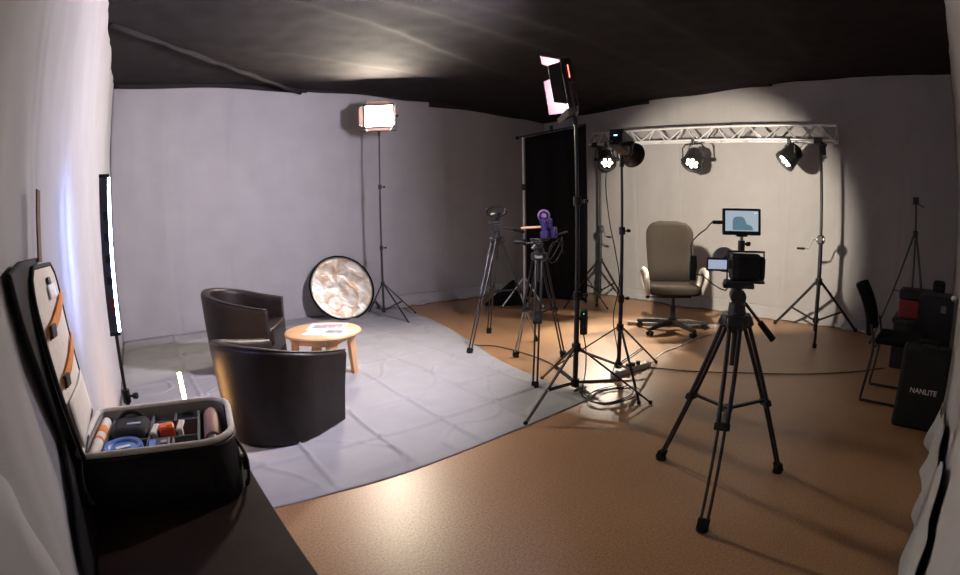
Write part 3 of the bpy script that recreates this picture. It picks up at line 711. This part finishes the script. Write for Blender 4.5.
br = MB(); br.tube([V((-.10, .08, -.02)), V((-.05, .03, -.02)), V((-.09, .07, -.09))], .014, 8); br.obj('bracket', M['silver_paint'], g)
cl = MB(); cl.tube([V((.06+.05*math.cos(a*.9), -.06-.04*math.cos(a*.9), -.13+.10*math.sin(a)+.004*a)) for a in [i*.35 for i in range(40)]], .004, 6); cl.obj('hanging_cable', M['cable'], g, smooth=180)

# ------------------------------------------------------------------ office chair
oc = thing('office_chair', 'brown-grey fabric office swivel chair with pale armrests on five-star base', 'chair', (5.24, 3.02, 0), math.radians(221)); oc.scale = (1.06, 1.08, 1.0)
def pill(wd, hg, rt, rb, n=8):
    out = []
    for cx, cy, r, a0 in ((wd/2-rt, hg-rt, rt, 0), (-wd/2+rt, hg-rt, rt, 90), (-wd/2+rb, rb, rb, 180), (wd/2-rb, rb, rb, 270)):
        for i in range(n+1):
            a = math.radians(a0+90*i/n); out.append((cx+r*math.cos(a), cy+r*math.sin(a)))
    return out
o2 = pill(.56, .76, .17, .10)
# backrest: curved pad, slightly wider at mid height
bm_ = MB(); nrow = 14
def back(u, v):      # u across, v up
    z = .76*v; hw = .28*(1-.10*(1-v)**2)
    rr = .17 if v > .5 else .10
    dz = max(0, rr-(.76-z)) if v > .5 else max(0, rr-z)
    hw -= rr-math.sqrt(max(rr*rr-dz*dz, 0))
    y = (u*2-1)*hw
    return y, z
def pad(front):
    def fn(u, v):
        y, z = back(u, v); e = (1-abs(u*2-1)**6)*(1-abs(v*2-1)**8)
        x = -.27-.13*v+.05*(y/.28)**2+.035*math.exp(-((v-.22)/.18)**2)
        return V((x+(.055 if front else -.045)*e, y, .52+z))
    return fn
bm_.grid(pad(True), 24, 28); bm_.grid(pad(False), 24, 28)
bkp = bm_.obj('backrest', M['fabric'], oc, smooth=180)
st = MB().prism([(x-.03, y, .44) for y, x in [(a, b-.27) for a, b in pill(.56, .54, .12, .12)]], (0, 0, .11)).obj('seat', M['fabric'], oc, smooth=50, bevel=.04, seg=4)
MB().box((-.03, 0, .425), (.36, .34, .03)).obj('seat_pan', M['plastic'], oc, bevel=.008)
MB().box((-.25, 0, .50), (.05, .09, .20), Matrix.Rotation(-.25, 3, 'Y')).obj('back_bracket', M['plastic'], oc, bevel=.01)
for s in (-1, 1):
    ar = MB(); ar.tube(sp([V((-.14, s*.29, .45)), V((-.16, s*.325, .56)), V((-.12, s*.335, .68)), V((0, s*.335, .715)), V((.14, s*.33, .69)), V((.17, s*.325, .60)), V((.10, s*.30, .45))], 6), .027, 10, flat=1.3)
    ar.obj('armrest', M['silver_paint'], oc, smooth=180)
MB().cyl((0, 0, .10), (0, 0, .30), .032, n=16).obj('gas_lift_cover', M['plastic'], oc)
MB().cyl((0, 0, .28), (0, 0, .42), .02, n=14).obj('gas_lift', M['black'], oc)
MB().cyl((0, .0, .40), (.02, -.28, .40), .007, n=8).obj('tilt_lever', M['black'], oc)
MB().sph((.02, -.29, .40), .02, 10, (1, 1.4, 1)).obj('lever_knob', M['plastic'], oc)
MB().cyl((0, 0, .085), (0, 0, .15), .05, n=16).obj('base_hub', M['plastic'], oc)
for k in range(5):
    a = math.radians(-47+72*k); d = V((math.cos(a), math.sin(a), 0)); s_ = V((-d.y, d.x, 0))
    lg = MB(); pr = [(.03, .10, .048, .06), (.18, .105, .040, .052), (.42, .078, .028, .036)]
    vs_ = []
    for x, z, hw, hh in pr: vs_ += [d*x+s_*hw+V((0, 0, z-hh/2)), d*x-s_*hw+V((0, 0, z-hh/2)), d*x-s_*hw*.7+V((0, 0, z+hh/2)), d*x+s_*hw*.7+V((0, 0, z+hh/2))]
    lg.add(vs_, [(i*4+j, i*4+(j+1) % 4, i*4+4+(j+1) % 4, i*4+4+j) for i in range(2) for j in range(4)]+[(0, 3, 2, 1), (8, 9, 10, 11)])
    l_ = lg.obj('base_leg', M['base_brown'], oc, bevel=.008)
    cs = MB()
    for s in (-1, 1): cs.cyl(d*.39+s_*.012*s+V((0, 0, .028)), d*.39+s_*.032*s+V((0, 0, .028)), .028, n=14)
    cs.cyl(d*.40+V((0, 0, .03)), d*.40+V((0, 0, .07)), .009, n=8); cs.obj('caster', M['plastic'], l_)
ba, bb = fl(626, 329), fl(718, 333)
bv = thing('flat_bar', 'pale aluminium bar lying on the floor behind the office chair base', 'bar', (*(((ba+bb)/2)[:2]), 0)); hv = (bb-ba)/2+V((0, 0, 0)); of = V((.22, .13, 0))
MB().box(of+V((0, 0, .022)), (hv.length*2, .055, .04), basis(hv)).obj('beam', M['silver_paint'], bv, bevel=.004)
for s in (-1, 1): MB().box(of+hv*s*.98+V((0, 0, .024)), (.03, .064, .047), basis(hv)).obj('end_cap', M['grey'], bv, bevel=.004)

# ------------------------------------------------------------------ power strip, cables on the floor
pa, pb = fl(613, 377), fl(648, 366); pc = (pa+pb)/2; pv = (pb-pa)
ps = thing('power_strip', 'white power strip with plugs on the floor between the light stands', 'power strip', (pc.x, pc.y, 0)); Bp = basis(pv)
MB().box((0, 0, .022), (.50, .055, .044), Bp).obj('housing', M['white'], ps, bevel=.006)
for i in range(6): MB().cyl(Bp @ V((-.19+.07*i, 0, .0435)), Bp @ V((-.19+.07*i, 0, .046)), .02, n=16).obj('socket', M['grey'], ps)
for i in (2, 3, 4): MB().box(Bp @ V((-.19+.07*i, 0, .062)), (.03, .032, .036), Bp).obj('plug', M['plastic'], ps, bevel=.004)
MB().box(Bp @ V((.225, 0, .046)), (.022, .018, .006), Bp).obj('switch', M['red'], ps)
def cable(label, pts, r=.005, mt='cable', name='cable', n=8, group='cables on the floor'):
    return tag(MB().tube(sp(pts, n), r, 7).obj(name, M[mt], smooth=180), label, 'cable', group)
def fp(*pp): return [fl(x, y, .008) for x, y in pp]
cable('pale cable running from the power strip towards the office chair', fp((648, 366), (655, 359), (664, 352), (680, 346), (695, 339), (712, 334)), .006, 'white')
cable('thin black cable lying straight across the floor towards the dark stacking chair', fp((647, 367), (690, 371), (745, 373), (800, 374), (850, 372), (884, 368)), .005)
cable('thin black cable trailing from the bright panel stand along the cloth edge', fp((402, 307), (418, 318), (440, 333), (470, 344), (495, 346), (520, 352), (548, 362), (570, 378)), .005)
cc_ = fl(614, 396, .008)
coil = []
for i in range(70):
    a = i*.36; rr = .17+.03*math.sin(i*.31)
    coil.append(cc_+V((rr*1.25*math.cos(a)+.02*math.sin(i*.5), rr*.8*math.sin(a), .004+.0012*(i % 18)+.004*math.sin(i*.9)**2)))
cable('black cable coiled loosely on the floor beside the power strip', coil, .004, n=3)
tz = fl(581, 391, .008)
tang = [tz+V((.16*noise.noise(V((i*.31, 1, 0))), .16*noise.noise(V((i*.31, 7, 3))), .012+.03*abs(noise.noise(V((i*.4, 3, 8)))))) for i in range(46)]
cable('tangled heap of thin cables at the foot of the light stand', tang, .005, n=4)
cable('thin pale cable tangled under the barn-door light stand', [p+V((.05, .06, .012)) for p in tang[::-2]], .004, 'grey', n=5)
hp = V((3.40, 2.46, 0))
ca = [hp+V((-.10, .05, 1.84)), hp+V((-.10, .09, 1.6)), hp+V((-.08, .07, 1.3)), hp+V((-.05, .03, 1.05)), hp+V((-.03, .0, .8)), hp+V((-.06, .03, .5)), hp+V((-.02, .0, .2)), V((3.35, 2.48, .02)), V((pc.x, pc.y+.06, .012)), V((pc.x, pc.y, .05))]
cable('black power cable hanging down the spotlight stand to the power strip', ca, .0045)
# power supply box hanging on the barn-door light's stand
bx_ = thing('power_supply', 'black power supply box with green light on the barn-door light stand', 'power supply', (2.735, 2.30, .50))
MB().box((0, 0, .09), (.05, .045, .18), rz(.3)).obj('case', M['plastic'], bx_, bevel=.008)
MB().sph((-.026, -.02, .155), .003, 8).obj('indicator', emit('green_led', (.1, 1, .3), 3), bx_)
MB().tube(sp([V((.0, 0, .0)), V((.02, -.01, -.12)), V((.01, -.02, -.28)), V((-.02, -.02, -.44)), V((.03, -.04, -.49))], 8), .0045, 7).obj('lead', M['cable'], bx_, smooth=180)
MB().box((-.028, .012, .12), (.05, .02, .02), rz(.3)).obj('strap', M['black_cloth'], bx_)

# ------------------------------------------------------------------ tube lights by the left drape
tx = V((-.138, 2.32, 0))
tl = thing('tube_light', 'tall slim tube light glowing blue-white in front of the left drape', 'tube light', (tx.x, tx.y, .93)); tl.scale = (.85, .85, .75)
seg_z = [(0, .10), (.10, .20), (.20, .60), (.60, .88)]
MB().box((-.006, -.012, .44), (.050, .012, .88)).obj('housing', mat('tube_housing', (.06, .065, .08), .4, var=.3, scale=9), tl, bevel=.003)
MB().box((.020, -.002, .44), (.014, .034, .86)).obj('diffuser', emit('tube_cool', (.38, .52, 1), TUBE_COOL), tl, bevel=.003)
MB().box((-.024, .006, .50), (.010, .024, .66)).obj('rear_diffuser', emit('tube_blue', (.22, .35, 1), TUBE_COOL*1.3), tl, bevel=.003)
MB().box((0, -.019, .16), (.022, .004, .07)).obj('control_panel', M['red'], tl)
for z in (.30, .42, .54, .66): MB().box((0, -.0185, z), (.026, .003, .045)).obj('label_plate', M['plastic'], tl)
for z in (0, .88): MB().box((-.004, -.004, z), (.056, .036, .02)).obj('end_cap', M['plastic'], tl, bevel=.003)
light_stand('short black stand carrying the blue tube light by the left drape', (tx.x, tx.y, 0), .93, dgs((-12, .26), (100, .26), (-100, .26)), hub=.34, foot_z=.08, r=.013)
wt = thing('tube_light', 'short warm glowing tube light standing on the floor beside the leather armchair', 'tube light', (.185, 3.30, .012))
MB().cyl((0, 0, 0), (0, 0, .02), .07, n=20).obj('foot_plate', M['plastic'], wt, bevel=.004)
MB().cyl((.012, 0, .06), (-.010, 0, .44), .013, n=14).obj('diffuser', emit('tube_warm', (1, .50, .16), TUBE_WARM), wt)
MB().cyl((.0135, 0, .015), (.012, 0, .07), .016, n=14).obj('end_cap', M['plastic'], wt)

# ------------------------------------------------------------------ dark table with the open camera backpack
TZ = .50
dt = thing('dark_table', 'low dark brown table against the left drape under the backpack', 'table', (0, 1.2, 0))
MB().box((-.005, .0, TZ-.018), (.57, 1.76, .036)).obj('tabletop', M['tabletop'], dt, bevel=.004)
for sx in (-.25, .23):
    for sy in (-.8, .8): MB().box((sx, sy, (TZ-.036)/2), (.045, .045, TZ-.036)).obj('leg', M['tabletop'], dt, bevel=.003)
for sx in (-.25, .23): MB().box((sx, 0, TZ-.075), (.02, 1.56, .08)).obj('apron', M['tabletop'], dt)

BC = V((-.014, 1.715, TZ)); BR = math.radians(-8); HB = .22
bp = thing('camera_backpack', 'black camera backpack lying open on the table with its pale lid up', 'backpack', tuple(BC), BR)
def outline(wd, dp, rl, rr_, n=6):
    out = []
    for cx, cy, r, a0 in ((wd/2-rr_, dp/2-rr_, rr_, 0), (-wd/2+rl, dp/2-rl, rl, 90), (-wd/2+rl, -dp/2+rl, rl, 180), (wd/2-rr_, -dp/2+rr_, rr_, 270)):
        for i in range(n+1):
            a = math.radians(a0+90*i/n); out.append((cx+r*math.cos(a), cy+r*math.sin(a)))
    return out
def wallring(mb, o, i_, z0, z1, zi0):
    n = len(o)
    a = [V((x, y, z0)) for x, y in o]; b = [V((x, y, z1)) for x, y in o]; c = [V((x, y, z1)) for x, y in i_]; d = [V((x, y, zi0)) for x, y in i_]
    fs = []
    for r in range(3):
        for k in range(n): fs.append((r*n+k, r*n+(k+1) % n, (r+1)*n+(k+1) % n, (r+1)*n+k))
    mb.add(a+b+c+d, fs+[tuple(reversed(range(n))), tuple(range(3*n, 4*n))])
oo = outline(.52, .42, .035, .10)
mb = MB(); n = len(oo)
lay = [(.97, 0), (1.0, .02), (1.03, .10), (1.02, .17), (1.0, HB-.008)]
vs_ = [V((x*s, y*s, z)) for s, z in lay for x, y in oo]
mb.add(vs_, [(r*n+k, r*n+(k+1) % n, (r+1)*n+(k+1) % n, (r+1)*n+k) for r in range(len(lay)-1) for k in range(n)]+[tuple(reversed(range(n)))])
mb.obj('body', M['bag'], bp, smooth=60)
mb = MB(); i2 = outline(.475, .375, .02, .08)
mb.add([V((x, y, HB)) for x, y in i2]+[V((x, y, .03)) for x, y in i2], [(k, (k+1) % n, n+(k+1) % n, n+k) for k in range(n)]+[tuple(range(n, 2*n))])
mb.obj('lining', mat('inner_lining', (.24, .235, .23), .9, var=.1), bp, smooth=60)
MB().tube([V((x*.975, y*.975, HB)) for x, y in oo], .011, 8, closed=True).obj('rim', M['lining'], bp, smooth=180)
MB().tube([V((x*1.01, y*1.01, HB-.016)) for x, y in oo], .005, 6, closed=True).obj('zip', M['plastic'], bp, smooth=180)
pk = MB(); pk.grid(lambda u, v: V((-.17+.34*u, -.216-.035*math.sin(PI*min(max(u*1.0, 0), 1))**.5*math.sin(PI*v)**.5, .03+.14*v)), 16, 10); pk.obj('front_pocket', M['bag'], bp, smooth=180)
sh = MB(); sh.tube(sp([V((.255, -.12, .20)), V((.285, -.13, .12)), V((.28, -.15, .05)), V((.27, -.10, .01))], 6), .014, 8, flat=.4); sh.obj('side_strap', M['bag'], bp, smooth=180)
MB().box((.275, -.125, .10), (.012, .035, .045)).obj('buckle', M['plastic'], bp, bevel=.004)
# padded dividers
DV = []
for (x, y, lx, ly) in ((-.19, 0, .010, .365), (-.035, .0, .010, .365), (.140, .005, .010, .34), (.053, .098, .165, .010), (.053, -.055, .165, .010), (.052, .14, .010, .08), (.052, -.12, .010, .12), (-.113, -.04, .145, .010)):
    MB().box((x, y, .11), (lx, ly, .165)).obj('divider', mat('divider_grey%d' % len(DV), (.11, .11, .112), .9, var=.1), bp, bevel=.004); DV.append(1)
# lid: pale inside panel against the drape, sheared a little towards the near side
iv = Matrix.Rotation(-BR, 3, 'Z')
def W2(p): return iv @ (V(p)-BC)
hA, hB = V((-.27, 1.53, TZ+HB)), V((-.27, 1.96, TZ+HB))       # hinge, near and far end
tA, tB = V((-.300, 1.34, 1.285)), V((-.300, 1.76, 1.275))
def lidp(u, v, off=0):                                           # u near->far, v up
    w_ = 1.0
    if v > .8:
        k_ = (v-.8)/.2; w_ = 1-.34*(1-math.sqrt(max(0, 1-k_*k_)))
    uu = .5+(u-.5)*w_
    p = hA.lerp(hB, uu).lerp(tA.lerp(tB, uu), v)
    p.x += off+.012*math.sin(PI*v)*math.sin(PI*u)
    return p
ld = MB().grid(lambda u, v: W2(lidp(u, v)), 16, 30).obj('lid', M['lining'], bp, smooth=180, solid=.012)
per = [(u/10, 0) for u in range(11)]+[(1, v/20) for v in range(1, 21)]+[(1-u/10, 1) for u in range(1, 11)]+[(0, 1-v/20) for v in range(1, 20)]
MB().tube([W2(lidp(u, v, .004)) for u, v in per], .007, 8, closed=True).obj('lid_piping', M['bag'], ld, smooth=180)
for v0 in (.40, .66):
    stp = MB().grid(lambda u, v: W2(lidp(.06+.88*u, v0+.13*u+.055*v, .016)), 14, 2).obj('lid_strap', M['orange'], ld, smooth=180, solid=.004)
    a = lidp(.12, v0+.04, .022); MB().box(W2(a), (.012, .045, .035)).obj('strap_buckle', M['plastic'], stp, bevel=.003)
MB().grid(lambda u, v: W2(lidp(.42+.3*u, .83+.07*v, .012)), 4, 3).obj('label_patch', M['paper'], ld, smooth=180, solid=.003)
MB().grid(lambda u, v: W2(lidp(.46+.12*u, .905+.035*v, .013)), 4, 3).obj('hang_loop', M['plastic'], ld, smooth=180, solid=.004)
MB().grid(lambda u, v: W2(lidp(.05+.9*u, .05+.28*v, .013)), 8, 8).obj('lid_pocket', M['lining'], ld, smooth=180, solid=.004)
# dark gusset on the near side of the lid, lying along the drape
gp = [(4, 274), (16, 262), (34, 258), (30, 285), (31, 312), (40, 342), (58, 380), (66, 402), (92, 455), (110, 520), (118, 578), (82, 578), (72, 500), (60, 440), (38, 380), (18, 325)]
gp = [W2(onx(x, y, XL+.012)) for x, y in gp]
MB().prism(gp, iv @ V((.016, 0, 0))).obj('lid_gusset', M['bag'], bp, bevel=.006)
s0, s1 = onx(38, 190, XL+.035), onx(40, 262, XL+.035)
MB().box(W2((s0+s1)/2), ((s0-s1).length, .028, .005), basis(iv @ (s0-s1), (1, 0, 0))).obj('hanging_strap', M['tan'], bp)
MB().tube([W2(p) for p in sp([V((-.28, 1.52, TZ+HB)), V((-.288, 1.50, .68)), V((-.285, 1.47, .64)), V((-.27, 1.46, .60))], 6)], .012, 8, flat=.4).obj('hinge_strap', M['bag'], bp, smooth=180)

def inbag(name, label, cat, x, y, z=.03):
    p = BC+Matrix.Rotation(BR, 3, 'Z') @ V((x, y, z)); return thing(name, label, cat, tuple(p), BR, 'gear inside the backpack')
t = inbag('round_filter_case', 'round blue filter case lying in the backpack', 'case', -.113, -.116)
MB().lathe([(.0001, 0), (.06, 0), (.067, .02), (.068, .17), (.064, .18), (.052, .177), (.046, .17), (.0001, .17)], 32).obj('case', M['blue'], t)
MB().box((.0, -.0, .1715), (.05, .018, .003), rz(.3)).obj('label_strip', M['white'], t)
t = inbag('camera_pouch', 'black padded camera pouch in the backpack beside the orange-strapped roll', 'pouch', -.113, .07)
MB().box((0, 0, .092), (.145, .16, .185)).obj('pouch', M['bag'], t, bevel=.035, seg=4)
MB().box((.02, -.02, .1855), (.05, .014, .002)).obj('logo_strip', M['grey'], t)
MB().tube(sp([V((-.055, .05, .165)), V((-.02, .07, .195)), V((.03, .065, .19)), V((.055, .05, .165))], 6), .008, 6).obj('handle', M['bag'], t, smooth=180)
t = inbag('strapped_roll', 'pale grey fabric roll tied with an orange strap in the backpack', 'roll', -.2155, -.0)
MB().box((0, 0, .092), (.036, .33, .18)).obj('roll', M['lining'], t, bevel=.022, seg=4)
MB().box((0, .05, .093), (.040, .075, .186)).obj('strap', M['orange'], t, bevel=.02, seg=3)
MB().box((0, -.03, .093), (.040, .035, .185)).obj('strap', M['orange'], t, bevel=.02, seg=3)
t = inbag('leather_roll', 'brown leather roll lying along the rounded end of the backpack', 'roll', .188, .03)
MB().lathe([(.0001, -.12), (.025, -.118), (.03, -.10), (.031, .10), (.026, .118), (.0001, .12)], 18, org=(0, 0, .15), q=Quaternion((1, 0, 0), PI/2)).obj('roll', M['brownwrap'], t)
MB().cyl((0, -.121, .15), (0, -.15, .15), .02, n=14).obj('end_cap', M['plastic'], t)
MB().box((0, 0, .06), (.05, .2, .118)).obj('pad', M['bag'], t, bevel=.01)
t = inbag('battery_charger', 'black battery charger with a blue label in the backpack', 'charger', .065-.03, -.15+.03)
t.location = BC+Matrix.Rotation(BR, 3, 'Z') @ V((.008, -.118, .03))
MB().box((-.0, 0, .085), (.072, .11, .17)).obj('body', M['plastic'], t, bevel=.008)
MB().box((-.022, 0, .171), (.022, .06, .003)).obj('label', M['blue'], t)
MB().box((.016, .01, .171), (.02, .02, .003)).obj('label', M['grey'], t)
t = inbag('memory_card_case', 'glossy red-orange card case lying on the dividers', 'case', .025, .03, .135)
MB().box((0, 0, .035), (.055, .055, .07), rz(.1)).obj('shell', M['redlit'], t, bevel=.008)
MB().box((.012, 0, .0715), (.02, .03, .003), rz(.1)).obj('clip', M['orange'], t)
MB().box((-.0, 0, -.05), (.05, .05, .11)).obj('insert', M['plastic'], t)
for i, (x, y) in enumerate(((-.0165, .022), (.075, .030))):
    t = inbag('webbing_tie', ('pale grey webbing tie in the backpack between pouch and red card case', 'pale grey webbing tie in the backpack beside the red card case, nearer the leather roll')[i], 'strap', x, y)
    MB().box((0, 0, .165), (.022, .085, .012), rz(-.1)).obj('band', M['lining'], t, bevel=.004)
    MB().box((0, -.02, .08), (.018, .02, .16)).obj('tail', M['lining'], t, bevel=.003)
t = inbag('zoom_lens', 'black zoom lens standing in the backpack next to the leather roll', 'lens', .098, .142)
MB().lathe([(.0001, 0), (.032, 0), (.034, .08), (.038, .085), (.038, .15), (.034, .16), (.030, .16), (.028, .15), (.0001, .148)], 24).obj('barrel', M['black'], t)
MB().lathe([(.0345, .03), (.0365, .033), (.0365, .06), (.0345, .063)], 24).obj('zoom_ring', M['rubber'], t)
t = inbag('compact_camera', 'small black camera with grey grip strap lying in the backpack', 'camera', .135+.005, -.075)
t.location = BC+Matrix.Rotation(BR, 3, 'Z') @ V((.097, -.118, .03))
MB().box((0, 0, .065), (.065, .09, .13)).obj('body', M['plastic'], t, bevel=.01)
MB().cyl((0, 0, .13), (0, 0, .155), .024, n=18).obj('lens_mount', M['grey'], t)
MB().box((-.012, .055, .13), (.05, .012, .012)).obj('grip_strap', M['grey'], t)

# ------------------------------------------------------------------ the dark corner on the right
# stacking chair, seen from its side, facing the right-hand drape
sc = thing('stacking_chair', 'black stacking chair with thin tubular frame beside the lettered case', 'chair', (4.32, .30, 0))
MB().box((.06, .0, .475), (.44, .40, .05)).obj('seat', M['black_cloth'], sc, bevel=.02, seg=3)
bkm = MB(); bkm.grid(lambda u, v: V((-.14+.40*u, .25+.035*math.cos((u-.5)*PI)+.13*v-.03*math.sin(PI*v), .50+.38*v)), 10, 10); bkm.obj('backrest', M['black_cloth'], sc, smooth=180, solid=.045, bevel=.01)
for x in (-.20, .28):
    fr = MB(); fr.tube(sp([V((x, .235, .60)), V((x, .20, .44)), V((x, .22, .22)), V((x, .24, .025)), V((x, .20, .012)), V((x, 0, .012)), V((x, -.10, .012)), V((x, -.115, .05)), V((x, -.12, .25)), V((x, -.14, .44))], 5), .011, 8); fr.obj('side_frame', M['black'], sc, smooth=180)
for y in (.18, -.12): MB().cyl((-.20, y, .44), (.28, y, .44), .010, n=8).obj('cross_bar', M['black'], sc)
# lettered soft case standing on the floor
nc = thing('equipment_case', 'upright black soft equipment case with small white lettering', 'case', (3.80, .045, 0), 0)
MB().box((0, 0, .285), (.16, .36, .57)).obj('body', M['bag'], nc, bevel=.025, seg=3)
MB().tube([V((-.062, y, z)) for y, z in ((-.165, .03), (.165, .03), (.17, .54), (-.17, .54))], .006, 6, closed=True).obj('zip', M['plastic'], nc)
MB().tube(sp([V((0, -.07, .57)), V((0, -.06, .60)), V((0, .06, .60)), V((0, .07, .57))], 6), .012, 8, flat=.5).obj('handle', M['bag'], nc, smooth=180)
fc = bpy.data.curves.new('t', 'FONT'); fc.body = 'NANLITE'; fc.size = .05; fc.align_x = 'CENTER'; fc.align_y = 'CENTER'; fc.extrude = .001; fc.offset = .0006
fo = bpy.data.objects.new('t', fc); COL.objects.link(fo)
me = bpy.data.meshes.new_from_object(fo.evaluated_get(bpy.context.evaluated_depsgraph_get())); bpy.data.objects.remove(fo)
Rt = Matrix(((0, 0, -1), (-1, 0, 0), (0, 1, 0)))   # text x -> -y, y -> z, normal -> -x
for v_ in me.vertices: v_.co = Rt @ v_.co+V((-.0812, -.015, .275))
me.materials.clear(); link('lettering', me, M['white'], nc, smooth=0)
# red case on a black crate, black pouch on top
cr_ = thing('storage_crate', 'black storage crate on the floor under the red case', 'crate', (5.5, .22, 0))
MB().box((0, 0, .22), (.42, .46, .44), taper=1.06).obj('body', M['plastic'], cr_, bevel=.012)
MB().box((0, 0, .46), (.48, .52, .045)).obj('lid', M['plastic'], cr_, bevel=.012)
for y in (-.12, .12): MB().box((-.245, y, .44), (.02, .05, .06)).obj('latch', M['plastic'], cr_, bevel=.004)
rc = thing('red_case', 'dark red hard case with black top on the storage crate', 'case', (5.46, .22, .4825))
MB().box((0, 0, .09), (.30, .42, .18)).obj('body', M['red'], rc, bevel=.02, seg=3)
MB().box((0, 0, .225), (.31, .43, .09)).obj('lid', M['plastic'], rc, bevel=.02, seg=3)
MB().box((-.156, -.19, .13), (.006, .012, .14)).obj('hinge_strip', M['steel'], rc)
pc_ = thing('small_pouch', 'small black pouch on top of the red case', 'pouch', (5.46, .03, .7525))
MB().box((0, 0, .05), (.18, .13, .10)).obj('body', M['bag'], pc_, bevel=.025, seg=3)
MB().tube([V((-.08, -.05, .09)), V((-.085, 0, .10)), V((-.08, .05, .09))], .004, 6).obj('zip', M['plastic'], pc_)
fcse = thing('flight_case', 'black flight case with a chrome corner beyond the lettered case', 'case', (4.85, .035, 0))
MB().box((0, 0, .40), (.34, .30, .80)).obj('body', M['plastic'], fcse, bevel=.012)
MB().box((-.172, -.07, .70), (.012, .05, .06)).obj('latch', M['steel'], fcse, bevel=.006)
for y in (-.15, .15): MB().box((-.165, y, .40), (.02, .02, .80)).obj('edge_strip', M['black'], fcse)
MB().sph((-.17, -.15, .80), .025, 12).obj('corner', M['alu'], fcse)
# slim dark stand by the side drape
ls = thing('slim_tripod', 'slim dark tripod standing by the drape in the unlit corner', 'tripod', (6.25, .36, 0))
MB().cyl((0, 0, .55), (0, 0, 1.58), .012, n=10).obj('column', M['black'], ls)
MB().cyl((0, 0, 1.22), (0, 0, 1.30), .03, n=12).obj('collar', M['plastic'], ls)
hd = MB(); hd.box((0, 0, 1.62), (.07, .07, .08)); hd.cyl((0, 0, 1.60), (-.05, -.10, 1.55), .008, n=8); hd.obj('head', M['plastic'], ls, bevel=.01)
for k in range(3):
    a = math.radians(95+120*k); d = V((math.cos(a), math.sin(a), 0)); R = .44
    lg = MB().cyl(d*.02+V((0, 0, 1.25)), d*R+V((0, 0, .015)), .012, .009, n=8).obj('leg', M['black'], ls)
    MB().sph(d*R+V((0, 0, .015)), .016, 8).obj('rubber_foot', M['rubber'], lg)
    MB().cyl(V((0, 0, .60)), d*(.02+(R-.02)*.5)+V((0, 0, .64)), .006, n=6).obj('brace', M['black'], ls)
# crumpled grey drape bunched along the right-hand side
def bunch(u, v):
    x = .7+2.85*u; z = .02+.62*v*(.55+.45*math.sin(PI*min(1, u*1.05+.05)))*(.8+.2*noise.noise(V((x*3, 0, 1))))
    prof = (.012+.10*max(0, u-.35))*(1-v)**.7
    y = YR+.04+prof*(.45+.42*math.sin(x*13+3*noise.noise(V((x*2, z*2, 0)))+z*3))+.012*noise.noise(V((x*6, z*5, 3)))
    y = max(YR+.032, min(y, -.012))
    return V((x+.06*noise.noise(V((x*2, z*3, 8))), y, z))
M['greycloth'] = mat('grey_cloth', (.34, .345, .34), .9, var=.08, bump=.3, bscale=300, spec=.15)
tag(MB().grid(bunch, 220, 40).obj('bunched_cloth', M['greycloth'], smooth=180, solid=.004), 'crumpled grey cloth bunched on the floor along the right-hand drape', 'cloth')
